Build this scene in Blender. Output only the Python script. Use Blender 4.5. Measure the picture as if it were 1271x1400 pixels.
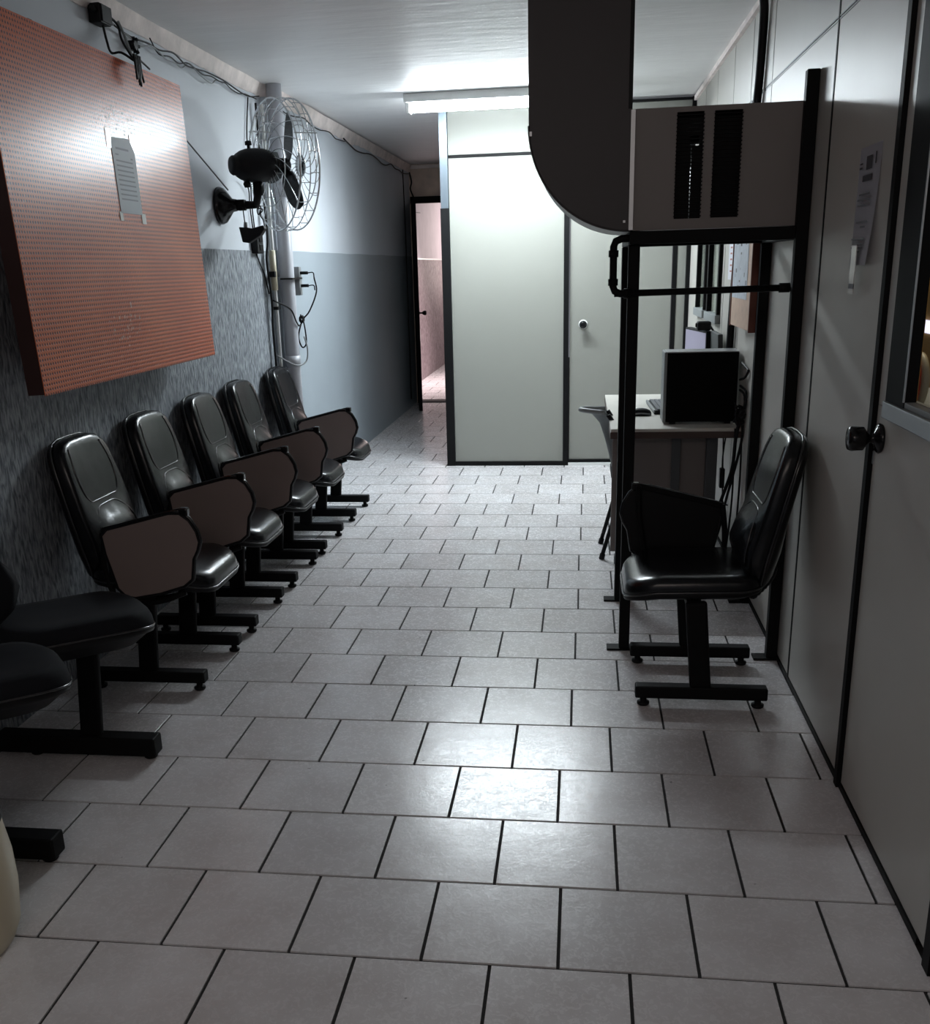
import bpy, bmesh, math, random
from mathutils import Vector, Matrix, noise
random.seed(7)
S = 0.315                      # floor tile module, metres
PI = math.pi
sc = bpy.context.scene
COL = sc.collection
for o in list(bpy.data.objects): bpy.data.objects.remove(o)

# ---------------------------------------------------------------- camera
f_px, CAMH = 1383.14, 1.5221
PPX, PPY = 607.64, 803.17
cam_d = bpy.data.cameras.new('camera'); cam = bpy.data.objects.new('camera', cam_d); COL.objects.link(cam)
cam_d.sensor_fit = 'HORIZONTAL'; cam_d.sensor_width = 36.0; cam_d.lens = f_px / 1271 * 36.0
cam_d.shift_x = (635.5 - PPX) / 1271; cam_d.shift_y = (PPY - 700) / 1271
cam_d.clip_start = 0.02; cam_d.clip_end = 100
r = Vector((0.99118789, 0.12932335, -0.02867117)); u = Vector((-0.01180989, 0.30185925, 0.95327935))
fw = Vector((-0.13193594, 0.94454035, -0.30072653))
m = Matrix.Identity(4)
for i in range(3): m[i][0] = r[i]; m[i][1] = u[i]; m[i][2] = -fw[i]
m[2][3] = CAMH
cam.matrix_world = m
sc.camera = cam

# ---------------------------------------------------------------- world, exposure, large lights
w = bpy.data.worlds.new('world'); sc.world = w; w.use_nodes = True
w.node_tree.nodes['Background'].inputs[0].default_value = (0.88, 0.90, 1.0, 1)
w.node_tree.nodes['Background'].inputs[1].default_value = 0.15
sc.view_settings.view_transform = 'Standard'; sc.view_settings.look = 'None'
sc.view_settings.gamma = 1; sc.view_settings.use_curve_mapping = False
sc.view_settings.exposure = 0.3

def area(name, loc, target, sx, sy, power, col):
    l = bpy.data.lights.new(name, 'AREA'); l.shape = 'RECTANGLE'; l.size = sx; l.size_y = sy
    l.energy = power; l.color = col
    o = bpy.data.objects.new(name, l); COL.objects.link(o); o.location = loc
    o.rotation_euler = (Vector(target) - Vector(loc)).to_track_quat('-Z', 'Y').to_euler()
    return o
# daylight at the far end of the corridor beyond the open door
area('corridor_daylight', (-1.5, 17.6, 1.9), (-1.75, 12.0, 0.3), 1.0, 1.6, 22, (1.0, 0.82, 0.78))
k_ = area('corridor_floor_fill', (-1.55, 14.6, 2.6), (-1.75, 14.2, 0), 0.5, 2.6, 34, (1.0, 0.84, 0.84)); k_.data.spread = math.radians(75)  # overhead fill added to whiten the corridor floor, no real opening above
# weak light from the rest of the waiting room behind the camera
area('rear_room_light', (-0.4, -0.9, 2.3), (-0.5, 3.0, 0.2), 1.6, 0.5, 9, (1.0, 0.87, 0.80))
# added fill light, brightens the ochre wall behind the near door's glass
area('office_fill', (1.25, 3.9, 2.5), (1.4, 4.6, 0.8), 0.5, 0.5, 9, (1.0, 0.85, 0.62))
# the lit tube of this room: its light, emitted where the tubes hang
area('tube_light', (-0.57, 7.33, 2.505), (-0.57, 7.2, 0.0), 1.16, 0.07, 42, (0.86, 0.95, 1.0))

# ---------------------------------------------------------------- materials
MATS = {}
def mat(name, col, rough=0.5, metal=0.0, bump=None, var=0.0, vscale=6.0, spec=0.5, emit=None, estr=0.0, randobj=0.0, stretch=(1, 1, 1), coat=0.0):
    if name in MATS: return MATS[name]
    M = bpy.data.materials.new(name); M.use_nodes = True; nt = M.node_tree; N = nt.nodes; L = nt.links
    b = N['Principled BSDF']
    b.inputs['Base Color'].default_value = (*col, 1); b.inputs['Roughness'].default_value = rough
    b.inputs['Metallic'].default_value = metal; b.inputs['Specular IOR Level'].default_value = spec
    b.inputs['Coat Weight'].default_value = coat
    if emit: b.inputs['Emission Color'].default_value = (*emit, 1); b.inputs['Emission Strength'].default_value = estr
    tc = N.new('ShaderNodeTexCoord'); mp = N.new('ShaderNodeMapping'); mp.inputs['Scale'].default_value = stretch
    L.new(tc.outputs['Object'], mp.inputs['Vector'])
    nz = N.new('ShaderNodeTexNoise'); nz.inputs['Scale'].default_value = vscale; nz.inputs['Detail'].default_value = 5
    L.new(mp.outputs[0], nz.inputs['Vector'])
    rp = N.new('ShaderNodeMapRange'); rp.inputs[1].default_value = 0.3; rp.inputs[2].default_value = 0.7
    rp.inputs[3].default_value = 1 - max(var, 0.03); rp.inputs[4].default_value = 1 + max(var, 0.03) * 0.6
    L.new(nz.outputs['Fac'], rp.inputs[0])
    mx = N.new('ShaderNodeVectorMath'); mx.operation = 'SCALE'; mx.inputs[0].default_value = col
    last = rp.outputs[0]
    if randobj:
        oi = N.new('ShaderNodeObjectInfo'); r2 = N.new('ShaderNodeMapRange'); r2.inputs[3].default_value = 1 - randobj; r2.inputs[4].default_value = 1 + randobj
        L.new(oi.outputs['Random'], r2.inputs[0]); mm = N.new('ShaderNodeMath'); mm.operation = 'MULTIPLY'
        L.new(last, mm.inputs[0]); L.new(r2.outputs[0], mm.inputs[1]); last = mm.outputs[0]
    L.new(last, mx.inputs['Scale']); L.new(mx.outputs[0], b.inputs['Base Color'])
    if bump:
        sc_, st, dist = bump
        n2 = N.new('ShaderNodeTexNoise'); n2.inputs['Scale'].default_value = sc_; n2.inputs['Detail'].default_value = 6
        L.new(mp.outputs[0], n2.inputs['Vector'])
        bp = N.new('ShaderNodeBump'); bp.inputs['Strength'].default_value = st; bp.inputs['Distance'].default_value = dist
        L.new(n2.outputs['Fac'], bp.inputs['Height']); L.new(bp.outputs[0], b.inputs['Normal'])
    MATS[name] = M
    return M

def tile_material():
    M = bpy.data.materials.new('ceramic tile'); M.use_nodes = True; nt = M.node_tree; N = nt.nodes; L = nt.links
    b = N['Principled BSDF']
    g = N.new('ShaderNodeNewGeometry'); oi = N.new('ShaderNodeObjectInfo')
    n1 = N.new('ShaderNodeTexNoise'); n1.inputs['Scale'].default_value = 4.5; n1.inputs['Detail'].default_value = 7; n1.inputs['Roughness'].default_value = 0.65
    L.new(g.outputs['Position'], n1.inputs['Vector'])
    cr = N.new('ShaderNodeValToRGB'); e = cr.color_ramp.elements
    e[0].position = 0.3; e[0].color = (0.57, 0.54, 0.54, 1); e[1].position = 0.7; e[1].color = (0.71, 0.70, 0.715, 1)
    L.new(n1.outputs['Fac'], cr.inputs[0])
    mr = N.new('ShaderNodeMapRange'); mr.inputs[3].default_value = 0.93; mr.inputs[4].default_value = 1.07
    L.new(oi.outputs['Random'], mr.inputs[0])
    vm = N.new('ShaderNodeVectorMath'); vm.operation = 'SCALE'; L.new(cr.outputs[0], vm.inputs[0]); L.new(mr.outputs[0], vm.inputs['Scale'])
    # small dark pits / dirt specks
    n3 = N.new('ShaderNodeTexNoise'); n3.inputs['Scale'].default_value = 23; n3.inputs['Detail'].default_value = 2
    L.new(g.outputs['Position'], n3.inputs['Vector'])
    th = N.new('ShaderNodeMapRange'); th.inputs[1].default_value = 0.765; th.inputs[2].default_value = 0.79; th.inputs[3].default_value = 1; th.inputs[4].default_value = 0.3
    L.new(n3.outputs['Fac'], th.inputs[0])
    v2 = N.new('ShaderNodeVectorMath'); v2.operation = 'SCALE'; L.new(vm.outputs[0], v2.inputs[0]); L.new(th.outputs[0], v2.inputs['Scale'])
    L.new(v2.outputs[0], b.inputs['Base Color'])
    # roughness with worn scratches
    n2 = N.new('ShaderNodeTexNoise'); n2.inputs['Scale'].default_value = 55; n2.inputs['Detail'].default_value = 5; n2.inputs['Distortion'].default_value = 1.6
    L.new(g.outputs['Position'], n2.inputs['Vector'])
    rr = N.new('ShaderNodeMapRange'); rr.inputs[1].default_value = 0.35; rr.inputs[2].default_value = 0.65; rr.inputs[3].default_value = 0.20; rr.inputs[4].default_value = 0.31
    L.new(n2.outputs['Fac'], rr.inputs[0]); L.new(rr.outputs[0], b.inputs['Roughness'])
    n5 = N.new('ShaderNodeTexNoise'); n5.inputs['Scale'].default_value = 9; n5.inputs['Detail'].default_value = 2
    L.new(g.outputs['Position'], n5.inputs['Vector'])
    bp0 = N.new('ShaderNodeBump'); bp0.inputs['Strength'].default_value = 0.25; bp0.inputs['Distance'].default_value = 0.004
    L.new(n5.outputs['Fac'], bp0.inputs['Height'])
    bp = N.new('ShaderNodeBump'); bp.inputs['Strength'].default_value = 0.35; bp.inputs['Distance'].default_value = 0.0008
    L.new(n2.outputs['Fac'], bp.inputs['Height']); L.new(bp0.outputs[0], bp.inputs['Normal']); L.new(bp.outputs[0], b.inputs['Normal'])
    b.inputs['Specular IOR Level'].default_value = 0.6
    return M

def stucco_material(name, c0, c1):
    M = bpy.data.materials.new(name); M.use_nodes = True; nt = M.node_tree; N = nt.nodes; L = nt.links
    b = N['Principled BSDF']; tc = N.new('ShaderNodeTexCoord'); mp = N.new('ShaderNodeMapping')
    mp.inputs['Scale'].default_value = (1, 1, 0.26); L.new(tc.outputs['Object'], mp.inputs[0])
    n = N.new('ShaderNodeTexNoise'); n.inputs['Scale'].default_value = 70; n.inputs['Detail'].default_value = 4; n.inputs['Distortion'].default_value = 0.6
    L.new(mp.outputs[0], n.inputs['Vector'])
    cr = N.new('ShaderNodeValToRGB'); e = cr.color_ramp.elements; e[0].position = 0.36; e[0].color = (*c0, 1); e[1].position = 0.62; e[1].color = (*c1, 1)
    L.new(n.outputs['Fac'], cr.inputs[0]); L.new(cr.outputs[0], b.inputs['Base Color'])
    b.inputs['Roughness'].default_value = 0.62
    bp = N.new('ShaderNodeBump'); bp.inputs['Strength'].default_value = 0.9; bp.inputs['Distance'].default_value = 0.006
    L.new(n.outputs['Fac'], bp.inputs['Height']); L.new(bp.outputs[0], b.inputs['Normal'])
    return M

def perforated_material():
    M = bpy.data.materials.new('perforated orange sheet'); M.use_nodes = True; nt = M.node_tree; N = nt.nodes; L = nt.links
    b = N['Principled BSDF']; tc = N.new('ShaderNodeTexCoord'); sp = N.new('ShaderNodeSeparateXYZ'); L.new(tc.outputs['Object'], sp.inputs[0])
    def cell(out, pitch):
        a = N.new('ShaderNodeMath'); a.operation = 'DIVIDE'; a.inputs[1].default_value = pitch; L.new(out, a.inputs[0])
        c = N.new('ShaderNodeMath'); c.operation = 'FRACT'; L.new(a.outputs[0], c.inputs[0])
        d = N.new('ShaderNodeMath'); d.operation = 'SUBTRACT'; d.inputs[1].default_value = 0.5; L.new(c.outputs[0], d.inputs[0])
        e = N.new('ShaderNodeMath'); e.operation = 'ABSOLUTE'; L.new(d.outputs[0], e.inputs[0]); return e.outputs[0]
    cy = cell(sp.outputs['Y'], 0.0165); cz = cell(sp.outputs['Z'], 0.0165)
    # hole mask (ellipse around cell centre)
    p1 = N.new('ShaderNodeMath'); p1.operation = 'POWER'; p1.inputs[1].default_value = 2; L.new(cy, p1.inputs[0])
    p2 = N.new('ShaderNodeMath'); p2.operation = 'POWER'; p2.inputs[1].default_value = 2; L.new(cz, p2.inputs[0])
    ad = N.new('ShaderNodeMath'); ad.operation = 'ADD'; L.new(p1.outputs[0], ad.inputs[0]); L.new(p2.outputs[0], ad.inputs[1])
    mr = N.new('ShaderNodeMapRange'); mr.inputs[1].default_value = 0.06; mr.inputs[2].default_value = 0.10; L.new(ad.outputs[0], mr.inputs[0])
    n = N.new('ShaderNodeTexNoise'); n.inputs['Scale'].default_value = 3; n.inputs['Detail'].default_value = 4; L.new(tc.outputs['Object'], n.inputs['Vector'])
    cr = N.new('ShaderNodeValToRGB'); e = cr.color_ramp.elements; e[0].position = 0.3; e[0].color = (0.56, 0.095, 0.024, 1); e[1].position = 0.75; e[1].color = (0.66, 0.145, 0.045, 1)
    L.new(n.outputs['Fac'], cr.inputs[0])
    mx = N.new('ShaderNodeMix'); mx.data_type = 'RGBA'; L.new(mr.outputs[0], mx.inputs[0]); mx.inputs[6].default_value = (0.10, 0.02, 0.01, 1); L.new(cr.outputs[0], mx.inputs[7])
    L.new(mx.outputs[2], b.inputs['Base Color'])
    b.inputs['Roughness'].default_value = 0.29; b.inputs['Specular IOR Level'].default_value = .42
    bp = N.new('ShaderNodeBump'); bp.inputs['Strength'].default_value = 0.55; bp.inputs['Distance'].default_value = 0.002
    L.new(mr.outputs[0], bp.inputs['Height'])
    L.new(bp.outputs[0], b.inputs['Normal'])
    return M

TILE = tile_material()
GROUT = mat('dark grout', (0.015, 0.013, 0.013), 0.9, bump=(60, .4, .002))
STUCCO = stucco_material('grooved grey render', (0.09, 0.105, 0.125), (0.36, 0.39, 0.42))
STUCCO2 = stucco_material('grooved brown render', (0.14, 0.10, 0.11), (0.42, 0.34, 0.36))
GREYW = mat('smooth blue grey paint', (0.34, 0.39, 0.43), 0.55, bump=(30, .25, .002), var=.04, vscale=2)
WHITEW = mat('bluish white wall paint', (0.63, 0.67, 0.72), 0.6, bump=(25, .25, .002), var=.04, vscale=2)
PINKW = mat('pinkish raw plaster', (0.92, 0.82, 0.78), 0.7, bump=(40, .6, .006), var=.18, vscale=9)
LAVW = mat('lavender white paint', (0.68, 0.62, 0.68), 0.6, bump=(25, .3, .003), var=.08, vscale=4)
BEIGEW = mat('peach plaster', (0.78, 0.62, 0.52), 0.7, bump=(20, .5, .006), var=.2, vscale=7)
CEIL = mat('white ceiling paint', (0.88, 0.88, 0.88), 0.5, bump=(4, .5, .008), var=.03, vscale=3, stretch=(1, 3.5, 1), spec=.7)
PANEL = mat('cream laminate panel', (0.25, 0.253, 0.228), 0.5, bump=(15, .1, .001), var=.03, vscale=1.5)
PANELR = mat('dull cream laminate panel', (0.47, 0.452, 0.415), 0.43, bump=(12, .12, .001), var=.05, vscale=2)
BLACKM = mat('black painted steel', (0.006, 0.006, 0.0065), 0.6, bump=(60, .1, .001), spec=.12)
BLACKP = mat('black plastic', (0.006, 0.006, 0.007), 0.5, spec=.2)
GLOSSB = mat('glossy black plastic', (0.006, 0.006, 0.007), 0.2, spec=.35)
LEATHER = mat('black leatherette', (0.005, 0.006, 0.008), 0.25, bump=(14, .3, .005), spec=0.36)
FABRIC = mat('black upholstery fabric', (0.008, 0.009, 0.012), 0.85, bump=(250, .5, .001), spec=.2)
SEAM = mat('black piping', (0.016, 0.017, 0.020), 0.22, spec=.7)
BROWNL = mat('grey brown laminate', (0.215, 0.165, 0.15), 0.5, var=.04)
ALU = mat('brushed aluminium', (0.42, 0.43, 0.44), 0.38, metal=0.85)
POSTREFL = mat('blue grey post reflection', (0.20, 0.24, 0.28), 0.3, metal=0.7)
ACW = mat('dull beige metal casing', (0.22, 0.195, 0.185), 0.5, var=.05, vscale=3)
DUCT = mat('dark charcoal duct', (0.040, 0.034, 0.036), 0.5, var=.06, vscale=3)
DUCTE = mat('galvanised duct edge', (0.20, 0.20, 0.20), 0.45, metal=.3)
PVC = mat('grey white pipe', (0.48, 0.49, 0.53), 0.35, var=.08, vscale=4)
WHITEP = mat('white plastic', (0.72, 0.73, 0.72), 0.35)
CREAMP = mat('cream plastic', (0.60, 0.53, 0.38), 0.38, var=.03)
CHROME = mat('chromed wire', (0.62, 0.64, 0.66), 0.25, metal=1.0)
PAPER = mat('white paper', (0.74, 0.74, 0.80), 0.6)
PAPERG = mat('grey paper', (0.34, 0.37, 0.40), 0.55)
PAPERB = mat('bluish paper', (0.62, 0.67, 0.74), 0.6, var=.12, vscale=25)
INK = mat('dark ink', (0.06, 0.06, 0.07), 0.6)
INKG = mat('grey ink', (0.20, 0.21, 0.23), 0.6)
INKR = mat('red ink', (0.45, 0.16, 0.12), 0.6)
CORK = mat('tan board', (0.66, 0.46, 0.34), 0.6, var=.1, vscale=30)
WOODR = mat('red brown wood', (0.20, 0.055, 0.03), 0.5, var=.2, vscale=15, stretch=(1, 1, .1))
DESKT = mat('pale desk laminate', (0.62, 0.60, 0.55), 0.35, var=.03)
DESKE = mat('dark wood desk edge', (0.06, 0.035, 0.028), 0.45, var=.1)
DESKG = mat('dark grey steel leg', (0.07, 0.075, 0.08), 0.4)
PLATE = mat('grey brown modesty panel', (0.17, 0.145, 0.135), 0.5)
OCHRE = mat('ochre wall paint', (0.30, 0.17, 0.04), 0.6)
TUBE = mat('lit tube', (1, 1, 1), 0.5, emit=(0.86, 0.95, 1.0), estr=78)
LITP = mat('lit display', (0.5, 0.5, 0.6), 0.5, emit=(0.85, 0.80, 1.0), estr=1.1)
SCREEN = mat('lit monitor screen', (0.2, 0.2, 0.25), 0.3, emit=(0.45, 0.42, 0.62), estr=0.25)
GREYP = mat('grey plastic', (0.22, 0.235, 0.24), 0.45)
KEYG = mat('grey keycaps', (0.16, 0.165, 0.18), 0.5)
TAPE = mat('clear glossy tape', (0.70, 0.68, 0.66), 0.2)
YELP = mat('yellowed plastic', (0.55, 0.50, 0.36), 0.4)
REDP = mat('red plastic', (0.5, 0.06, 0.03), 0.35)
def glass_mat():
    M = bpy.data.materials.new('window glass'); M.use_nodes = True; b = M.node_tree.nodes['Principled BSDF']
    b.inputs['Base Color'].default_value = (0.95, 1, 0.98, 1); b.inputs['Roughness'].default_value = 0.03
    b.inputs['Transmission Weight'].default_value = 1.0; b.inputs['IOR'].default_value = 1.1
    return M
GLASS = glass_mat()

# ---------------------------------------------------------------- mesh helpers
def finish(name, bm, m, parent=None, smooth=False, bevel=0.0, seg=2, loc=None, rot=None, matlist=None):
    bmesh.ops.recalc_face_normals(bm, faces=bm.faces)
    me = bpy.data.meshes.new(name); bm.to_mesh(me); bm.free()
    for mm in (matlist or [m]): me.materials.append(mm)
    if smooth: me.polygons.foreach_set('use_smooth', [True] * len(me.polygons))
    o = bpy.data.objects.new(name, me); COL.objects.link(o)
    if parent: o.parent = parent
    if loc: o.location = loc
    if rot: o.rotation_euler = rot
    if bevel:
        b = o.modifiers.new('bevel', 'BEVEL'); b.width = bevel; b.segments = seg; b.limit_method = 'ANGLE'; b.angle_limit = 0.6
    return o
def BM(): return bmesh.new()
def box(bm, x0, x1, y0, y1, z0, z1, mi=0, M=None):
    vs = [Vector((x, y, z)) for x in (x0, x1) for y in (y0, y1) for z in (z0, z1)]
    if M: vs = [M @ v for v in vs]
    v = [bm.verts.new(p) for p in vs]
    for a in ((0, 1, 3, 2), (4, 6, 7, 5), (0, 4, 5, 1), (2, 3, 7, 6), (0, 2, 6, 4), (1, 5, 7, 3)):
        fc = bm.faces.new([v[i] for i in a]); fc.material_index = mi
def beam(bm, a, b, w, h, up=(0, 0, 1)):
    a = Vector(a); b = Vector(b); d = b - a; L = d.length; d.normalize()
    s = d.cross(Vector(up))
    if s.length < 1e-4: s = d.cross(Vector((1, 0, 0)))
    s.normalize(); t = s.cross(d)
    M = Matrix((( *[d[i] for i in range(3)],), (*[s[i] for i in range(3)],), (*[t[i] for i in range(3)],))).transposed().to_4x4()
    M.translation = a
    box(bm, 0, L, -w / 2, w / 2, -h / 2, h / 2, M=M)
def catmull(pts, n=6):
    P = [Vector(p) for p in pts]
    if len(P) < 3: return P
    Q = [P[0] * 2 - P[1]] + P + [P[-1] * 2 - P[-2]]; out = []
    for i in range(1, len(Q) - 2):
        for k in range(n):
            t = k / n; a, b, c, d = Q[i - 1], Q[i], Q[i + 1], Q[i + 2]
            out.append(0.5 * ((2 * b) + (c - a) * t + (2 * a - 5 * b + 4 * c - d) * t * t + (3 * b - a - 3 * c + d) * t ** 3))
    out.append(P[-1]); return out
def tube(bm, pts, rad, n=8, smooth=0, closed=False, sx=1.0, sy=1.0, upv=None):
    P = catmull(pts, smooth) if smooth else [Vector(p) for p in pts]
    if closed and smooth: P = P
    rings = []; up = Vector(upv) if upv else None; N_ = len(P)
    for i, p in enumerate(P):
        if closed: d = P[(i + 1) % N_] - P[i - 1]
        else: d = (P[min(i + 1, N_ - 1)] - P[max(i - 1, 0)])
        if d.length < 1e-9: d = Vector((0, 0, 1))
        d.normalize()
        if up is None: up = Vector((0, 0, 1)) if abs(d.z) < .9 else Vector((1, 0, 0))
        s = d.cross(up)
        if s.length < 1e-5: s = d.orthogonal()
        s.normalize(); up = s.cross(d).normalized()
        rr = rad(i / max(1, N_ - 1)) if callable(rad) else rad
        rings.append([bm.verts.new(p + s * (math.cos(2 * PI * k / n) * rr * sx) + up * (math.sin(2 * PI * k / n) * rr * sy)) for k in range(n)])
    cnt = N_ if closed else N_ - 1
    for i in range(cnt):
        A = rings[i]; B = rings[(i + 1) % N_]
        for k in range(n): bm.faces.new((A[k], A[(k + 1) % n], B[(k + 1) % n], B[k]))
    if not closed: bm.faces.new(rings[0][::-1]); bm.faces.new(rings[-1])
def lathe(bm, prof, n=24, axis=None, origin=(0, 0, 0)):
    # prof: (radius, height); axis: direction of height
    ax = Vector(axis or (0, 0, 1)).normalized(); a = ax.orthogonal().normalized(); b = ax.cross(a); O = Vector(origin); rings = []
    for rd, h in prof:
        rings.append([bm.verts.new(O + ax * h + (a * math.cos(2 * PI * k / n) + b * math.sin(2 * PI * k / n)) * max(rd, 1e-4)) for k in range(n)])
    for A, B in zip(rings, rings[1:]):
        for k in range(n): bm.faces.new((A[k], A[(k + 1) % n], B[(k + 1) % n], B[k]))
    bm.faces.new(rings[0][::-1]); bm.faces.new(rings[-1])
def prism(bm, outline, fn, t0, t1, mi=0):
    # outline list of 2D, fn(u, v, t) -> Vector
    A = [bm.verts.new(fn(a, b, t0)) for a, b in outline]; B = [bm.verts.new(fn(a, b, t1)) for a, b in outline]; n = len(A)
    bm.faces.new(A[::-1]).material_index = mi; bm.faces.new(B).material_index = mi
    for k in range(n): bm.faces.new((A[k], A[(k + 1) % n], B[(k + 1) % n], B[k])).material_index = mi
def props(o, label=None, cat=None, group=None, kind=None):
    if label: o['label'] = label
    if cat: o['category'] = cat
    if group: o['group'] = group
    if kind: o['kind'] = kind
    return o
def thing(name, label, cat, loc=(0, 0, 0), rz=0, group=None):
    o = bpy.data.objects.new(name, None); COL.objects.link(o); o.location = loc; o.rotation_euler = (0, 0, rz); o.empty_display_size = .1
    return props(o, label, cat, group)
def copy_tree(o, parent=None):
    c = o.copy(); COL.objects.link(c)
    if parent: c.parent = parent
    for ch in list(o.children): copy_tree(ch, c)
    return c
def bx(name, m, parent, *a, bevel=0.0, **k):
    bm = BM(); box(bm, *a); return finish(name, bm, m, parent, bevel=bevel, **k)
def tb(name, m, parent, pts, rad, **k):
    bm = BM(); tube(bm, pts, rad, **k); return finish(name, bm, m, parent, smooth=True)
def struct(o, label=None, cat=None):
    return props(o, label, cat, kind='structure')

# ================================================================ STRUCTURE
XL, XR = -1.99, 0.783
XF = -1.955        # smooth far part of the left wall stands a little proud
YP = 8.03          # front face of the cream partition
YF = 12.1          # far end wall
ZC = 2.63
YB = -1.6          # rear end of the modelled room (behind the camera)
XC = -2.27         # left wall of the corridor beyond the far door

# floor with individual tiles
floor = bx('floor', GROUT, None, XC - 0.1, 1.0, YB, 18.0, -0.09, -0.005)
struct(floor, 'grey ceramic tile floor laid in running bond with dark joints', 'floor')
OFFS = [-3.612, -4.121, -3.664, -3.172, -3.655, -4.072, -4.52, -4.043, -2.508, -3.014, -2.495, -3.014, -3.479, -3.984, -3.451, -3.975, -4.454, -3.947, -4.45, -4.939, -4.415]
DEV = [0.0, -0.02, -0.015, 0.001, 0.008, 0.033, 0.048, 0.035, 0.019, 0.03, 0.013, 0.006, -0.025, -0.04, -0.063, -0.05, -0.054, -0.036, -0.017, 0.024, 0.053, 0.047]
def yline(k):
    d = DEV[k] if 0 <= k < len(DEV) else (DEV[0] if k < 0 else DEV[-1])
    return (5.1817 + k + d) * S
tile_cache = {}
def tile_mesh(wd, dp):
    key = (round(wd, 3), round(dp, 3))
    if key in tile_cache: return tile_cache[key]
    bm = BM(); e = 0.0006; z1 = 0.0; z0 = -0.006
    ring = lambda i, z: [bm.verts.new((sx * (wd / 2 - i), sy * (dp / 2 - i), z)) for sx, sy in ((-1, -1), (1, -1), (1, 1), (-1, 1))]
    A = ring(0, z0); B = ring(0, z1 - e * .7); Cc = ring(e, z1)
    for P, Q in ((A, B), (B, Cc)):
        for k in range(4): bm.faces.new((P[k], P[(k + 1) % 4], Q[(k + 1) % 4], Q[k]))
    bm.faces.new(Cc)
    me = bpy.data.meshes.new('tile'); bm.to_mesh(me); bm.free(); me.materials.append(TILE)
    tile_cache[key] = me; return me
GAP = 0.0080
def lay(k, x0, x1, off, y1lim=1e9, y0lim=-1e9, count=True):
    out = []
    ya, yb = max(yline(k), y0lim) + GAP / 2, min(yline(k + 1), y1lim) - GAP / 2
    if yb - ya < 0.02: return out
    j = math.floor(x0 / S - off) - 1
    while (off + j) * S < x1:
        a = max((off + j) * S + GAP / 2, x0 + 0.002); b = min((off + j + 1) * S - GAP / 2, x1 - 0.004); j += 1
        if b - a < 0.015: continue
        out.append((a, b, ya, yb))
    return out
tiles = []
for k in range(-2, 34):
    if 0 <= k < len(OFFS): off = OFFS[k] % 1
    else: off = (OFFS[0] if k < 0 else OFFS[-1]) % 1 + (0.5 if (k % 2) else 0.0) if k < 0 else (OFFS[-1] % 1 + 0.5 * ((k - 20) % 2) + 0.01 * (k - 20))
    if yline(k + 1) <= YP + .12: tiles += lay(k, XL, XR, off)
    elif yline(k) < YP: tiles += lay(k, XL, XR, off, y1lim=YP) ; tiles += lay(k, XF, -1.06, off, y0lim=YP)
    elif yline(k) < YF: tiles += lay(k, XF, -0.95, off, y1lim=YF)
for n, (a, b, ya, yb) in enumerate(tiles[:300]):
    o = bpy.data.objects.new('tile', tile_mesh(b - a, yb - ya)); COL.objects.link(o); o.parent = floor
    o.location = ((a + b) / 2, (ya + yb) / 2, random.uniform(-0.0006, 0.0002))
    o.rotation_euler = (random.gauss(0, 0.0005), random.gauss(0, 0.0005), random.gauss(0, 0.0008))
bm = BM()
for (a, b, ya, yb) in tiles[300:]: box(bm, a, b, ya, yb, -0.006, 0)
for k in range(34, 52):
    for (a, b, ya, yb) in lay(k, XC, -0.95, 0.5 * (k % 2) + .2, y0lim=YF + .02): box(bm, a, b, ya, yb, -0.006, 0)
o = finish('distant_tiles', bm, TILE, floor); o['kind'] = 'stuff'

# left wall: render below, white above, smooth blue-grey past the pipe
YS = 6.66
wl = bx('wall_left', WHITEW, None, XL - .12, XL, YB, 6.66, 1.658, ZC + .02)
struct(wl, 'long left wall, white above a grey lower half', 'wall')
bx('textured_dado', STUCCO, wl, XL - .12, XL + .004, YB, YS, -.02, 1.658)
bm = BM(); prev = None; nseg = 90
rows_ = []
for i in range(nseg + 1):
    y = YS + (YF + .1 - YS) * i / nseg
    rows_.append((bm.verts.new((XF + .002, y, -.02)), bm.verts.new((XF + .002, y, 1.662 + .005 * noise.noise(Vector((y * 2, 3, 1)))))))
for (a, b), (c, d) in zip(rows_, rows_[1:]): bm.faces.new((a, c, d, b))
ext = bmesh.ops.extrude_face_region(bm, geom=list(bm.faces)); bmesh.ops.translate(bm, verts=[v for v in ext['geom'] if isinstance(v, bmesh.types.BMVert)], vec=(-.12, 0, 0))
finish('smooth_dado', bm, GREYW, wl)
bx('upper_paint', WHITEW, wl, XL - .12, XF, YS, YF + .1, 1.66, ZC + .02)
# raw plaster strip with a ragged lower edge along the ceiling
bm = BM(); rows_ = []; random.seed(3)
nseg = 260
for i in range(nseg + 1):
    y = YB + (YF - YB) * i / nseg
    low = 2.558 + .012 * noise.noise(Vector((y * 1.7, 0, 0))) + .008 * noise.noise(Vector((y * 9, 5, 0))) - (.016 if 7.6 < y < 9.2 else 0)
    XW = XL if y < YS else XF
    rows_.append((bm.verts.new((XW + .006, y, low)), bm.verts.new((XW + .035 + .008 * noise.noise(Vector((y * 2.3, 9, 0))), y, ZC + .002)), bm.verts.new((XL - .02, y, ZC + .002)), bm.verts.new((XL - .02, y, low))))
for A, B in zip(rows_, rows_[1:]):
    for k in range(4): bm.faces.new((A[k], B[k], B[(k + 1) % 4], A[(k + 1) % 4]))
bm.faces.new(rows_[0]); bm.faces.new(rows_[-1][::-1])
finish('raw_plaster_strip', bm, PINKW, wl)

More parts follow.
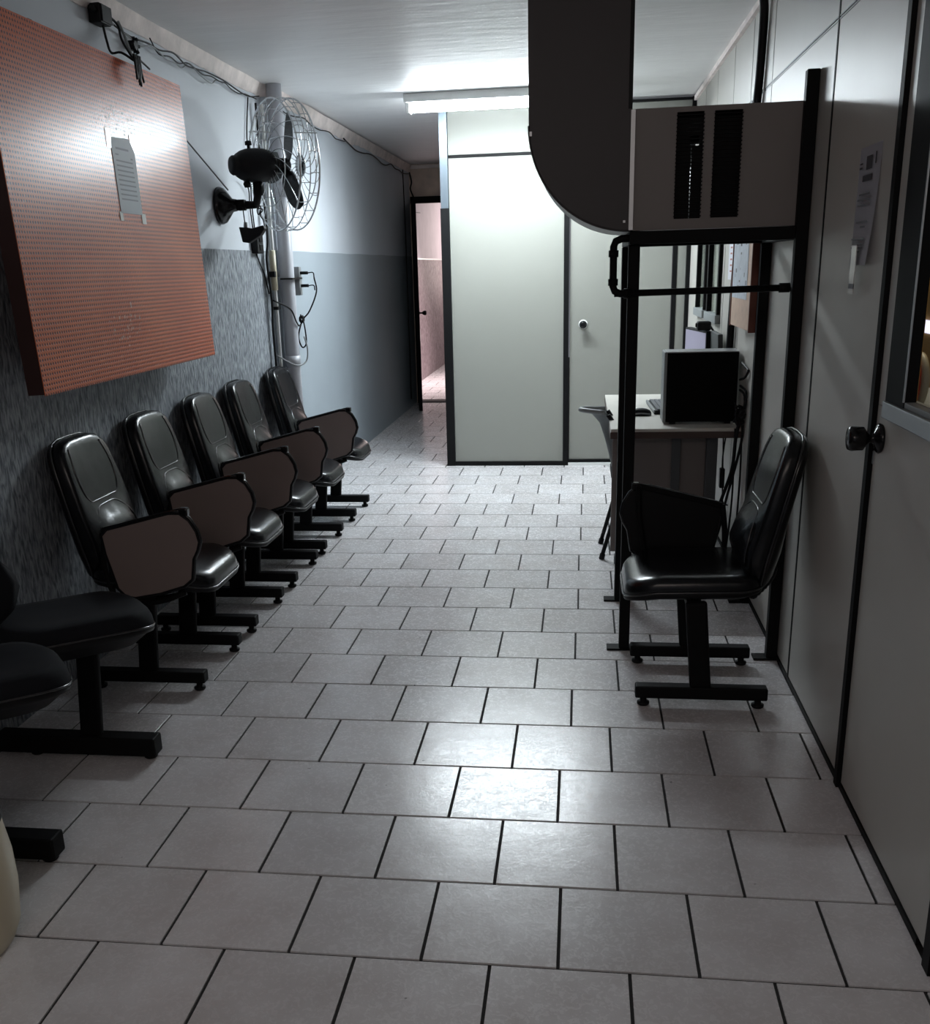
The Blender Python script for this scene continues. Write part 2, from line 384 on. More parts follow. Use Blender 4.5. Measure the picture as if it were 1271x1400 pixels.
ceil = bx('ceiling', CEIL, None, XC - .1, 1.0, YB, 7.42, ZC, ZC + .12)
struct(ceil, 'white painted ceiling with wavy uneven plaster', 'ceiling')
bx('ceiling_slab', CEIL, ceil, XC - .1, 1.0, 7.42, YF + .12, ZC + .012, ZC + .13)

# far end wall with door opening
we = bx('wall_far', BEIGEW, None, XL - .35, -1.925, YF, YF + .12, -.02, ZC + .02)
struct(we, 'peach plaster end wall above the far open door', 'wall')
bx('lintel', BEIGEW, we, -1.925, -0.9, YF, YF + .12, 2.30, ZC + .02)
bx('light_leak_strip', PINKW, we, XL, -0.9, YF - .03, YF, ZC - .035, ZC)  # solid pale strip, coloured to stand for daylight leaking in under the ceiling
# closing side of the passage, behind the partition
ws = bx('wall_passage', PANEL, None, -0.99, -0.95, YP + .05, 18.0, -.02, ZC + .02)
struct(ws, 'passage side of the cream partition', 'wall')
# corridor beyond
wc = bx('wall_corridor', LAVW, None, XC - .1, XC, YF + .12, 18.0, 1.66, ZC + .3)
struct(wc, 'corridor wall seen through the far door, lavender above brown render', 'wall')
bx('textured_dado', STUCCO2, wc, XC - .1, XC + .004, YF + .12, 18.0, -.02, 1.655)
bx('white_rail', WHITEP, wc, XC, XC + .012, YF + .12, 18.0, 1.648, 1.668)
tb('crack_line', INKG, wc, [(XC + .003, 13.2, 2.28), (XC + .003, 13.6, 2.16), (XC + .003, 14.1, 2.24), (XC + .003, 14.9, 2.27)], .005, n=5, smooth=3)
s_ = bx('switch_plate', WHITEP, wc, XC + .004, XC + .02, 14.35, 14.43, .56, .72); s_['label'] = 'small white wall plate'
# far door frame and leaf
fr = struct(thing('door_2', 'narrow open black door at the end of the passage', 'door', (-1.905, YF - .02, 0)))
bx('jamb', BLACKM, fr, -.03, .012, -.05, .03, 0, 2.30, bevel=.003)
bx('jamb', BLACKM, fr, .80, .85, -.05, .03, 0, 2.24)
bx('head', BLACKM, fr, -.035, .85, -.05, .03, 2.23, 2.30)
bx('threshold', BLACKM, fr, 0.02, .80, -.03, .02, 0, .012)
bx('leaf', mat('dull black door paint', (.006, .006, .007), .85, spec=.05), fr, -.02, 0.018, -.80, -.0, .01, 2.22, bevel=.003, rot=(0, 0, math.radians(9.5)), loc=(0.0, -.05, 0))
bm = BM(); lathe(bm, [(.022, 0), (.022, .006), (.009, .01), (.009, .035), (.02, .045), (.026, .07), (.018, .082)], 16, (1, 0, 0), (.135, -.78, 1.065)); finish('door_knob', bm, BLACKP, fr, smooth=True)

# cream partition facing the camera -------------------------------------------------
wp = bx('wall_partition', POSTREFL, None, -1.062, -1.004, YP - .012, YP + .06, 0, ZC)  # black corner post, coloured blue-grey where a reflection shows above the dark strip
struct(wp, 'cream panel partition with black profiles facing the room', 'wall')
def pan(name, m, par, x0, x1, y0, y1, z0, z1, bev=.002): return bx(name, m, par, x0, x1, y0, y1, z0, z1, bevel=bev)
bx('dark_corner_profile', BLACKM, wp, -1.066, -1.0, YP - .016, YP - .011, 0, 1.95)
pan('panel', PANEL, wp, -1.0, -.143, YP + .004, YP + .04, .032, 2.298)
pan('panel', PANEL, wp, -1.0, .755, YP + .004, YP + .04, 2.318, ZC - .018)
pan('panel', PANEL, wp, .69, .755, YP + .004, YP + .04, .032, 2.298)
bx('seam_profile', BLACKM, wp, -1.0, .755, YP - .004, YP + .03, 2.298, 2.316)
bx('bottom_profile', BLACKM, wp, -1.004, -.10, YP - .01, YP + .03, 0, .03)
bx('top_profile', BLACKM, wp, -.05, .76, YP - .02, YP + .03, ZC - .02, ZC - .003)
bx('jamb_profile', BLACKM, wp, -.143, -.105, YP - .012, YP + .05, 0, 2.298)
bx('jamb_profile', BLACKM, wp, .755, .782, YP - .03, YP + .03, 0, ZC)
bx('jamb_profile', BLACKM, wp, .66, .69, YP - .0, YP + .05, 0, 2.298)
d1 = struct(thing('door_1', 'closed cream door with black round knob in the partition', 'door', (-.1, YP + .01, 0)))
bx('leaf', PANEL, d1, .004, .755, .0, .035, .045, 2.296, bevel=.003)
bx('kick_rail', BLACKM, d1, 0, .76, -.012, .03, .022, .045)
bx('white_sill', WHITEP, d1, 0, .76, -.03, .03, 0, .022)
bm = BM(); lathe(bm, [(.034, 0), (.034, .005), (.030, .009)], 24, (0, -1, 0), (.105, 0, 1.085)); finish('knob_rosette', bm, WHITEP, d1, smooth=True)
bm = BM(); lathe(bm, [(.012, 0), (.012, .02), (.026, .03), (.029, .05), (.02, .062), (.006, .064)], 20, (0, -1, 0), (.105, -.009, 1.085)); finish('door_knob', bm, GLOSSB, d1, smooth=True)

# right wall: panels between profiles -----------------------------------------------------
wr = bx('wall_right', GREYW, None, XR + .045, XR + .06, 2.86, YP + .05, -.02, ZC)
struct(wr, 'right partition wall of dull cream panels with thin black seams', 'wall')
seams = [2.872, 3.672, 4.865, 5.45, 6.08, 6.80, 7.42, YP - .03]
ZH = 2.231
wins = {(5, 6): (6.86, 7.36, 1.19, 1.98), (4, 5): (6.17, 6.72, 1.19, 1.98)}
for i in range(len(seams) - 1):
    a, b = seams[i] + .008, seams[i + 1] - .008
    if (i, i + 1) in wins:
        y0, y1, z0, z1 = wins[(i, i + 1)]
        pan('panel', PANELR, wr, XR, XR + .045, a, b, .03, z0); pan('panel', PANELR, wr, XR, XR + .045, a, b, z1, ZH - .006)
        pan('panel', PANELR, wr, XR, XR + .045, a, y0, z0, z1, 0); pan('panel', PANELR, wr, XR, XR + .045, y1, b, z0, z1, 0)
    else:
        pan('panel', PANELR, wr, XR, XR + .045, a, b, .02, ZH - .006)
    pan('panel', PANELR, wr, XR, XR + .045, a, b, ZH + .008, ZC - .012)
for i, y in enumerate(seams[1:-1]):
    mm = BLACKM if i in (0, 3) else ALU; hw_ = .0075 if i == 0 else .0055
    bx('seam_profile', mm, wr, XR - .002 if i == 0 else XR + .002, XR + .04, y - hw_, y + hw_, 0, ZC)
bx('rail_profile', GREYP, wr, XR - .001, XR + .02, 2.9, 5.02, ZH - .006, ZH - .001); bx('rail_profile', GREYP, wr, XR - .001, XR + .02, 2.9, 5.02, ZH + .003, ZH + .008)
bx('rail_profile', BLACKM, wr, XR + .004, XR + .02, 5.02, YP, ZH - .006, ZH + .008)
bx('floor_channel', BLACKM, wr, XR - .004, XR + .04, 2.1, YP, 0, .018)
bx('top_channel', PINKW, wr, XR - .02, XR + .04, YB, YP, ZC - .03, ZC + .001)
bx('jamb_profile', BLACKM, wr, XR - .012, XR + .045, 2.846, 2.878, 0, ZC)
bx('jamb_profile', ALU, wr, XR - .006, XR + .045, 2.879, 2.885, 0, ZC)
for q, (y0, y1, z0, z1) in enumerate(((6.86, 7.36, 1.19, 1.98), (6.17, 6.72, 1.19, 1.98))):
    wn = struct(thing('window_%d' % (q + 1), ['black framed window in the right wall, next to the partition corner', 'black framed window in the right wall, nearer the tan notice board'][q], 'window', (XR, (y0 + y1) / 2, z0)))
    hw = (y1 - y0) / 2; hh = z1 - z0
    bm = BM(); 
    for aa in ((-hw, -hw + .05, 0, hh), (hw - .05, hw, 0, hh), (-hw, hw, hh - .04, hh)): box(bm, -.02, .03, aa[0], aa[1], aa[2], aa[3])
    finish('window_frame', bm, BLACKM, wn); bx('window_sill', GREYP, wn, -.03, .03, -hw - .01, hw + .01, -.02, .03, bevel=.003)
    bx('pane', GLASS, wn, 0, .005, -hw + .05, hw - .05, .03, hh - .04)
    bl = bx('backing', mat('pale blind', (.62, .60, .52), .6), wn, .012, .016, -hw + .02, hw - .02, .0, hh - .02)  # cream sheet added so the dark glass shows a pale tone
bx('wall_side_room', PANELR, None, 1.75, 1.8, 6.9, YP, -.02, ZC + .02); struct(bpy.data.objects['wall_side_room'], 'cream wall of the side room behind the small windows', 'wall')

# near door with window ---------------------------------------------------------------------
d3 = struct(thing('door_3', 'near right door with knob and black framed glass', 'door', (XR, 2.84, 0)))
pan('lower_panel', PANELR, d3, 0, .035, -.80, 0, .02, 1.145)
pan('stile', PANELR, d3, 0, .035, -.105, 0, 1.145, ZC - .01); pan('stile', PANELR, d3, 0, .035, -.80, -.75, 1.145, ZC - .01)
fb = BM()
box(fb, -.014, .018, -.262, -.105, 1.165, ZC - .01); box(fb, -.014, .04, -.75, -.70, 1.155, ZC - .01)
finish('window_frame', fb, BLACKM, d3, bevel=.003)
bx('window_sill', ALU, d3, -.022, .04, -.76, -.112, 1.125, 1.168, bevel=.003)
bx('sill_lip', GREYP, d3, -.012, .03, -.76, -.14, 1.168, 1.182, bevel=.002)
bx('glazing_bead', ALU, d3, -.0165, -.013, -.2645, -.259, 1.182, ZC - .01)
bx('pane', GLASS, d3, .012, .017, -.70, -.264, 1.182, ZC - .01)
kn = BM(); lathe(kn, [(.038, 0), (.040, .006), (.034, .012), (.014, .018), (.012, .032), (.020, .038), (.031, .046), (.033, .074), (.029, .083), (.01, .085)], 28, (-1, 0, 0), (0, -.055, 1.062))
finish('door_knob', kn, GLOSSB, d3, smooth=True)
bx('lock_plate', ALU, d3, -.003, .03, -.012, 0.0, .985, 1.02)
bx('wall_near_right', PANELR, None, XR, XR + .06, YB, 1.985, -.02, ZC); struct(bpy.data.objects['wall_near_right'], 'cream panel wall beyond the near door, at the frame edge', 'wall')
bx('door_post', BLACKM, d3, -.012, .045, -.85, -.81, 0, ZC)
# side room behind the near door's glass
so = bx('wall_office', OCHRE, None, 1.72, 1.75, 1.5, 6.85, -.02, ZC); struct(so, 'dim ochre wall of the office behind the near door glass', 'wall')
lit = bx('wall_display', LITP, None, 1.70, 1.72, 5.36, 5.68, 1.145, 1.205, bevel=.003); props(lit, 'small glowing rectangular screen seen through the near door glass', 'display')
cl = thing('round_cage_fan', 'pale round fan rim with a red edge behind the near door glass', 'fan', (1.0, 3.24, 1.06))
bm = BM(); tube(bm, [(0, .075 * math.cos(a), .10 + .075 * math.sin(a)) for a in [2 * PI * k / 32 for k in range(32)]], .012, n=8, closed=True, upv=(1, 0, 0)); finish('rim', bm, CREAMP, cl, smooth=True)
bm = BM(); tube(bm, [(-.02, .083 * math.cos(a), .10 + .083 * math.sin(a)) for a in [2 * PI * k / 32 for k in range(32)]], .006, n=6, closed=True, upv=(1, 0, 0)); finish('red_band', bm, REDP, cl, smooth=True)
bm = BM()
for k in range(24):
    a = 2 * PI * k / 24; tube(bm, [(0, .015 * math.cos(a), .10 + .015 * math.sin(a)), (.0, .075 * math.cos(a), .10 + .075 * math.sin(a))], .002, n=4)
finish('guard_wires', bm, CHROME, cl)
bx('stand_foot', BLACKP, cl, -.04, .04, -.05, .05, 0, .02, bevel=.006)
cabt = thing('side_cabinet', 'dark cabinet under the round fan behind the near door glass', 'cabinet', (1.12, 3.5, 0))
bx('body', DESKG, cabt, -.2, .2, -.4, .4, 0, 1.04, bevel=.005); bx('top', GREYP, cabt, -.21, .21, -.41, .41, 1.04, 1.06, bevel=.003)

# ================================================================ LEFT WALL FITTINGS
board = thing('perforated_board', 'large orange perforated sheet panel with glossy finish hung on left wall', 'board', (-1.83, 4.11, 1.75))
bm = BM(); box(bm, -.003, 0, -.84, .84, -.605, .612); board.rotation_euler = (0, -.04, 0); bo = finish('face_sheet', bm, perforated_material(), board, bevel=.002)
fbm = BM()
for a in ((-.84, -.80, -.60, .605), (.80, .84, -.60, .605), (-.80, .80, -.60, -.56), (-.80, .80, .565, .605)): box(fbm, -.062, -.003, *a)
finish('rear_frame', fbm, mat('dark maroon wood', (0.035, 0.010, 0.008), .5), board)
for y in (-.5, .5): bx('mounting_batten', BLACKM, board, -.13, -.004, y - .03, y + .03, -.45, .45)
bm = BM()
random.seed(11)
for (yy, zz, ww, hh) in ((0.12, .36, .26, .12), (-.10, -.42, .26, .12)):
    for k in range(46):
        a = yy + random.gauss(0, ww / 3); c = zz + random.gauss(0, hh / 3); q = random.uniform(.004, .012); v = random.uniform(.4, 1.4)
        bm.faces.new([bm.verts.new((.0008, a + i * q, c + j * q * v)) for i, j in ((0, 0), (1, .1), (.8, 1), (.1, .8))])
o = finish('glue_residue', bm, mat('pale glue residue', (.62, .36, .28), .5), board); o['kind'] = 'stuff'
nt_ = thing('taped_notice', 'narrow grey printed sheet taped on the orange board', 'notice', (-1.8355, 4.205, 1.91))
nt_.rotation_euler = (0, -.04, 0)
oc = [(-.105, -.14), (.10, -.14), (.112, .10), (.085, .135), (.06, .15), (-.09, .142), (-.105, .12)]
bm = BM(); prism(bm, oc, lambda a, b, t: Vector((t, a, b)), .0, .0015); finish('sheet', bm, PAPERG, nt_)
bm = BM()
for k in range(9): box(bm, .0016, .0019, -.08, .075, .055 - k * .018, .061 - k * .018)
box(bm, .0016, .0019, -.07, .05, .10, .108); box(bm, .0016, .0019, -.08, -.05, .078, .084); box(bm, .0016, .0019, .06, .08, .07, .076)
finish('printed_lines', bm, INKG, nt_)
for a in ((-.14, -.10, .10, .17), (.08, .12, .10, .17), (-.12, -.09, -.17, -.135), (.09, .13, -.175, -.135)): bx('tape', TAPE, nt_, 0, .0012, *a)

# drain pipe
dp = thing('drain_pipe', 'thick grey vertical pipe running from ceiling to floor on left wall', 'pipe', (-1.898, 6.66, 0))
tb('pipe_body', PVC, dp, [(0, 0, 0), (0, 0, 1.2), (0, 0, ZC)], .047, n=24)
for z in (1.98, .93): tb('coupling', PVC, dp, [(0, 0, z), (0, 0, z + .07)], .051, n=24)
# white conduit beside it
cd = thing('white_conduit', 'thin white conduit running down beside the thick grey pipe', 'conduit', (-1.935, 6.50, 0))
tb('conduit_tube', WHITEP, cd, [(0, 0, .5), (0, 0, 2.5)], .011, n=10)
bx('strap', BLACKP, cd, -.02, .018, -.05, .06, 1.50, 1.535, bevel=.003)
bx('strap', BLACKP, cd, -.02, .018, -.03, .03, 1.30, 1.32, bevel=.003)
tb('conduit_sleeve', YELP, cd, [(0, -.01, 1.42), (0, -.01, 1.66)], .02, n=10)
def cable(name, label, pts, rad, m=BLACKP, n=6, smooth=5, cat='cable', group=None):
    bm = BM(); tube(bm, pts, rad, n=n, smooth=smooth); o = finish(name, bm, m, None, smooth=True); props(o, label, cat, group); return o
X1 = XL + .012
cable('black_cable', 'black cable clinging to the white conduit down the left wall', [(X1 + .02, 6.46, 2.50), (X1 + .02, 6.47, 2.1), (X1 + .03, 6.46, 1.75), (X1 + .02, 6.44, 1.6), (X1 + .03, 6.45, 1.35), (X1 + .02, 6.46, 1.2), (X1 + .02, 6.47, .9), (X1 + .02, 6.48, .5)], .007)
jb = thing('junction_box', 'small black junction box under the ceiling above the orange board', 'electrical box', (XL + .03, 4.41, 2.545))
bx('box_body', BLACKP, jb, -.03, .025, -.05, .05, -.036, .036, bevel=.006); bx('box_lid', BLACKP, jb, .025, .031, -.046, .046, -.032, .032, bevel=.003)
tb('cable_gland', BLACKP, jb, [(0, -.05, .01), (0, -.08, .01)], .014, n=10)
sk = thing('surface_socket', 'small black surface socket on the wall left of the conduit', 'socket', (XL + .025, 6.30, 1.70))
bx('socket_body', BLACKP, sk, -.025, .02, -.06, .06, -.06, .06, bevel=.008)
for z in (-.025, .025): bx('socket_insert', GLOSSB, sk, .02, .026, -.03, .03, z - .018, z + .018, bevel=.003)
cable('grey_cable', 'pair of thin black wires rising from the black surface socket', [(X1, 6.28, 1.76), (X1, 6.25, 1.9), (X1 + .01, 6.22, 2.0), (X1 + .02, 6.1, 2.05)], .004)
cable('grey_cable', 'thin black wire rising beside the socket toward the fan', [(X1, 6.31, 1.76), (X1, 6.29, 1.92), (X1 + .02, 6.24, 2.1), (X1, 6.3, 2.3), (X1, 6.38, 2.52)], .004)
cable('grey_cable', 'short wires looping from the socket to the yellowed sleeve', [(X1, 6.30, 1.64), (X1, 6.36, 1.58), (X1, 6.43, 1.52), (X1 + .01, 6.47, 1.4)], .005)
# grey outlet block with plugs on the pipe
ob = thing('outlet_block', 'grey double outlet block strapped to the thick pipe with two plugs', 'socket', (-1.86, 6.74, 1.47))
bx('outlet_body', GREYP, ob, -.03, .03, -.03, .03, -.09, .09, bevel=.006)
bx('strap', BLACKP, ob, -.05, .032, -.2, .034, .012, .022)
for z in (.05, -.03): 
    p_ = tb('plug', BLACKP, ob, [(.03, 0, z), (.08, .0, z)], .010, n=8); tb('plug_cord', BLACKP, p_, [(.08, 0, z), (.115, 0, z), (.12, 0, z - .03)], .004, n=6, smooth=4)
cable('hanging_cord', 'thin black cord drooping in a tangle below the grey outlet block', [(-1.74, 6.74, 1.49), (-1.73, 6.74, 1.40), (-1.78, 6.72, 1.28), (-1.83, 6.71, 1.22), (-1.86, 6.70, 1.12), (-1.84, 6.70, 1.05), (-1.81, 6.70, 1.08), (-1.82, 6.71, 1.2), (-1.84, 6.71, 1.26)], .005)
cable('hanging_cord', 'thin black cord crossing the thick pipe into the tangle', [(-1.94, 6.45, 1.36), (-1.87, 6.58, 1.30), (-1.85, 6.63, 1.22), (-1.84, 6.66, 1.19), (-1.83, 6.70, 1.21)], .005)
cable('hanging_cord', 'light grey cord looped low across the thick pipe', [(-1.94, 6.44, 1.02), (-1.86, 6.58, .945), (-1.81, 6.66, .96), (-1.80, 6.68, 1.04), (-1.82, 6.69, 1.12)], .005, m=GREYP)
kt = BM()
for k in range(5):
    a = k * 1.3; tube(kt, [( .012 * math.cos(a + t), .02 * math.sin(2 * t + a), .022 * math.sin(a + t)) for t in [i * .5 for i in range(13)]], .004, n=5)
kn_ = finish('cord_knot', kt, BLACKP, None, smooth=True, loc=(-1.83, 6.70, 1.23)); props(kn_, 'tight black knot of cord in front of the thick pipe', 'cord')
def adopt(child, root, name):
    child.parent = root; child.location = child.location - root.location; child.name = name
    for k_ in ('label', 'category', 'group'):
        if k_ in child: del child[k_]
for o_ in [o for o in bpy.data.objects if o.name.startswith('hanging_cord')]: adopt(o_, ob, 'plug_lead')
adopt(kn_, ob, 'lead_knot')
# wires along the ceiling strip
def along(y0, y1, z, amp, seed, n=14, x=X1 + .012):
    random.seed(seed); return [(x + random.uniform(0, .012), y0 + (y1 - y0) * i / n, z + random.uniform(-amp, amp) - (.03 * math.sin(PI * ((i * 3) % n) / n))) for i in range(n + 1)]
cable('ceiling_wire', 'dark wire following the raw plaster strip from junction box to pipe', along(4.42, 6.55, 2.55, .010, 1), .004)
cable('ceiling_wire', 'second sagging dark wire below the raw plaster strip near the fan', along(4.9, 6.5, 2.54, .014, 2), .0032)
cable('ceiling_wire', 'pale wire sagging under the strip between junction box and fan', along(4.5, 5.9, 2.53, .014, 5), .0032, m=GREYP)
cable('ceiling_wire', 'thin dark wire along the strip beyond the thick pipe', along(6.78, 8.8, 2.54, .010, 6, x=XF + .024), .004)
cable('ceiling_wire', 'wire running along the strip toward the far end wall', along(8.7, 12.0, 2.535, .01, 8, x=XF + .024), .006)
cable('ceiling_wire', 'dark wire curving from the junction box down to the board top', [(X1 + .02, 4.42, 2.52), (X1 + .03, 4.42, 2.45), (X1 + .07, 4.36, 2.395), (X1 + .12, 4.34, 2.39), (X1 + .165, 4.36, 2.36)], .005)
cable('ceiling_wire', 'dark wire arching from the junction box over to the hanging clump', [(X1 + .03, 4.45, 2.555), (X1 + .04, 4.52, 2.53), (X1 + .06, 4.50, 2.47), (X1 + .11, 4.44, 2.41), (X1 + .168, 4.39, 2.34)], .005)
cable('ceiling_wire', 'grey wire dropping from the strip into the hanging clump', [(X1 + .01, 4.60, 2.56), (X1 + .04, 4.58, 2.50), (X1 + .1, 4.48, 2.42), (X1 + .165, 4.38, 2.35)], .006, m=GREYP)
cable('ceiling_wire', 'thin wire running from the clump along the board top edge', [(X1 + .165, 4.38, 2.385), (X1 + .13, 4.50, 2.39), (X1 + .12, 4.62, 2.375)], .004)
bm = BM(); random.seed(5)
for k in range(7):
    y = 4.335 + k * .010; tube(bm, [(X1 + .165, y + .02, 2.385), (X1 + .176, y + random.uniform(-.015, .015), 2.33), (X1 + .174, y + random.uniform(-.02, .02), 2.265 + .03 * random.random())], .0045, n=6, smooth=4)
o = finish('wire_clump', bm, BLACKP, None, smooth=True); props(o, 'clump of black wire ends hanging over the board top', 'wires')
st = BM()
for k in range(6):
    a = k * PI / 3; beam(st, (0, 0, 0), (.01, .035 * math.cos(a), .035 * math.sin(a)), .012, .012)
box(st, -.02, .012, -.018, .018, -.018, .018)
st = finish('star_bracket', st, BLACKP, None, loc=(XL + .03, 4.72, 2.49)); props(st, 'small black star shaped knob on wall under ceiling strip', 'bracket')
hk = thing('wall_hook', 'tiny metal hook on the wall above the board left part', 'hook', (XL, 3.86, 2.40)); tb('pin', CHROME, hk, [(0, 0, 0), (.03, 0, 0), (.03, 0, -.03)], .006); bx('plate', BLACKP, hk, 0, .008, -.015, .015, -.01, .02)
cable('ceiling_wire', 'wires dropping beside the far door frame', [(XF + .03, 11.95, 2.55), (XF + .05, 11.95, 2.45), (XF + .03, 11.98, 2.38), (XF + .06, 11.97, 2.3), (XF + .07, 11.99, 2.26)], .009)
cable('ceiling_wire', 'thin cable running down left of the far door to the floor', [(XF + .015, 11.6, 2.55), (XF + .02, 11.6, 1.9), (XF + .015, 11.62, 1.2), (XF + .015, 11.6, .1)], .006)

# ---------------------------------------------------------------- wall fan
FAX = Vector((.76, .65, .02)).normalized()
FS = FAX.cross(Vector((0, 0, 1))).normalized(); FU = FS.cross(FAX)
FO = Vector((-1.625, 5.78, 2.08))      # centre of the cage
fan = thing('wall_fan', 'black wall mounted oscillating fan with chromed wire cage and three blades', 'fan', (XL + .004, 5.73, 1.885))
fb_ = Vector((XL + .004, 5.73, 1.885))
def FP(a, b, c): return FO + FS * a + FU * b + FAX * c - fb_
bm = BM(); lathe(bm, [(.098, 0), (.098, .012), (.09, .03), (.06, .055), (.035, .075), (.03, .10)], 28, (1, 0, 0), (0, 0, 0)); finish('wall_bracket', bm, GLOSSB, fan, smooth=True)
arm_end = FP(0, -.10, -.16)
tb('arm', BLACKM, fan, [(.05, 0, 0), (.16, .02, -.0), (.20, .03, .0), tuple(arm_end + Vector((0, 0, -.04))), tuple(arm_end)], .021, n=12)
bx('arm_joint', BLACKM, fan, .10, .145, -.012, .03, -.028, .028, bevel=.004)
bm = BM(); lathe(bm, [(.02, -.302), (.043, -.30), (.05, -.29), (.05, -.275), (.058, -.268), (.072, -.245), (.083, -.21), (.087, -.16), (.084, -.11), (.074, -.075), (.055, -.055), (.03, -.05)], 28, tuple(FAX), tuple(FP(0, 0, 0))); finish('motor_housing', bm, BLACKP, fan, smooth=True)
tb('oscillation_knob', BLACKP, fan, [FP(0, .08, -.19), FP(0, .105, -.19)], .008, n=8); 
bm = BM(); lathe(bm, [(.018, 0), (.018, .018), (.01, .022)], 12, tuple(FU), tuple(FP(0, .10, -.19))); finish('knob_cap', bm, BLACKP, fan, smooth=True)
tb('neck', BLACKM, fan, [FP(0, -.07, -.16), FP(0, -.15, -.16)], .026, n=12)
bm = BM(); lathe(bm, [(.014, 0), (.020, .012), (.014, .03)], 12, tuple(-FU), tuple(FP(.0, -.08, -.22))); finish('tilt_screw', bm, BLACKP, fan, smooth=True)
bm = BM(); lathe(bm, [(.036, -.05), (.04, -.03), (.04, .02), (.03, .035), (.01, .04)], 20, tuple(FAX), tuple(FP(0, 0, 0))); finish('blade_hub', bm, GLOSSB, fan, smooth=True)
def blade(a0):
    bm = BM(); nr, na = 16, 8; grid = []
    for i in range(nr + 1):
        t = i / nr; R = .03 + t * .25; wdt = .078 * math.sqrt(max(.02, math.sin(PI * min(1, .10 + t * .88)))) / max(R, .09)
        row = []
        for j in range(na + 1):
            s = j / na - .5; a = a0 + s * 2 * wdt + .35 * t
            row.append(bm.verts.new(FP(R * math.cos(a), R * math.sin(a), s * .016 * (1.2 - .5 * t) + .01)))
        grid.append(row)
    for i in range(nr):
        for j in range(na): bm.faces.new((grid[i][j], grid[i][j + 1], grid[i + 1][j + 1], grid[i + 1][j]))
    bmesh.ops.solidify(bm, geom=list(bm.faces), thickness=.003)
    return finish('blade', bm, GLOSSB, fan, smooth=True)
for k in range(3): blade(math.radians(-72 + 120 * k))
RC = .332
def ring(name, R, c, rad, m=CHROME):
    bm = BM(); tube(bm, [FP(R * math.cos(a), R * math.sin(a), c) for a in [2 * PI * k / 48 for k in range(48)]], rad, n=6, closed=True, upv=tuple(FAX)); return finish(name, bm, m, fan, smooth=True)
ring('cage_rim', RC, -.055, .0045); ring('cage_rim', RC, .055, .0045)
ring('cage_ring', RC * .62, .098, .003); ring('cage_ring', RC * .62, -.085, .003); ring('cage_ring', .052, .105, .006); ring('cage_ring', RC + .003, 0, .003)
for side in (1, -1):
    for k in range(20):
        a = 2 * PI * k / 20 + (.1 if side < 0 else 0); pts = []
        for t in (0, .25, .5, .75, .92, 1.0):
            R = .05 + (RC - .05) * t; sw = a + .75 * t * side
            c = side * (.098 - .045 * t ** 3)
            pts.append(FP(R * math.cos(sw), R * math.sin(sw), c))
        pts.append(FP(RC * math.cos(a + .75 * side), RC * math.sin(a + .75 * side), side * .0))
        bm = BM(); tube(bm, pts, .0022, n=5, smooth=3); finish('cage_wire', bm, CHROME, fan, smooth=True)
bm = BM(); lathe(bm, [(.05, .098), (.055, .104), (.05, .112), (.028, .114), (.024, .120), (.005, .121)], 24, tuple(FAX), tuple(FP(0, 0, 0))); finish('cage_badge', bm, CHROME, fan, smooth=True)
for a in (.4, 2.5, 4.6): 
    bm = BM(); M0 = FP(RC * math.cos(a), RC * math.sin(a), 0); beam(bm, M0 - FAX * .065, M0 + FAX * .065, .012, .005, up=tuple(FU)); finish('rim_clip', bm, CHROME, fan)
sw = thing('fan_controller', 'black hanging fan controller swinging below the fan bracket', 'controller', (-1.80, 5.70, 1.735))
bm = BM(); prism(bm, [(-.07, .035), (-.055, -.045), (-.02, -.05), (.05, -.012), (.075, .02), (.07, .04), (.0, .025), (-.02, .03)], lambda a, b, t: Vector((a, t, b)), -.025, .025); finish('controller_body', bm, BLACKP, sw, bevel=.005)
tb('controller_nib', GREYP, sw, [(-.04, 0, .02), (-.035, 0, .06)], .011, n=8)
cable('fan_cord', 'thin cord holding the controller under the fan bracket', [(-1.84, 5.70, 1.79), (-1.842, 5.70, 1.82), (-1.845, 5.70, 1.872)], .003)
cable('fan_cord', 'looped black cord from fan arm to controller', [(-1.73, 5.70, 1.76), (-1.735, 5.70, 1.80), (-1.75, 5.70, 1.83), (-1.73, 5.69, 1.855), (-1.76, 5.69, 1.86), (-1.76, 5.70, 1.83), (-1.74, 5.69, 1.855), (-1.74, 5.68, 1.875)], .0035)
for o_ in [o for o in bpy.data.objects if o.name.startswith('fan_cord')]: adopt(o_, sw, 'controller_lead')
cable('stay_wire', 'thin straight wire slanting from board edge down to the fan bracket', [(XL + .02, 4.98, 2.27), (XL + .06, 5.73, 1.965)], .004, m=DESKG)

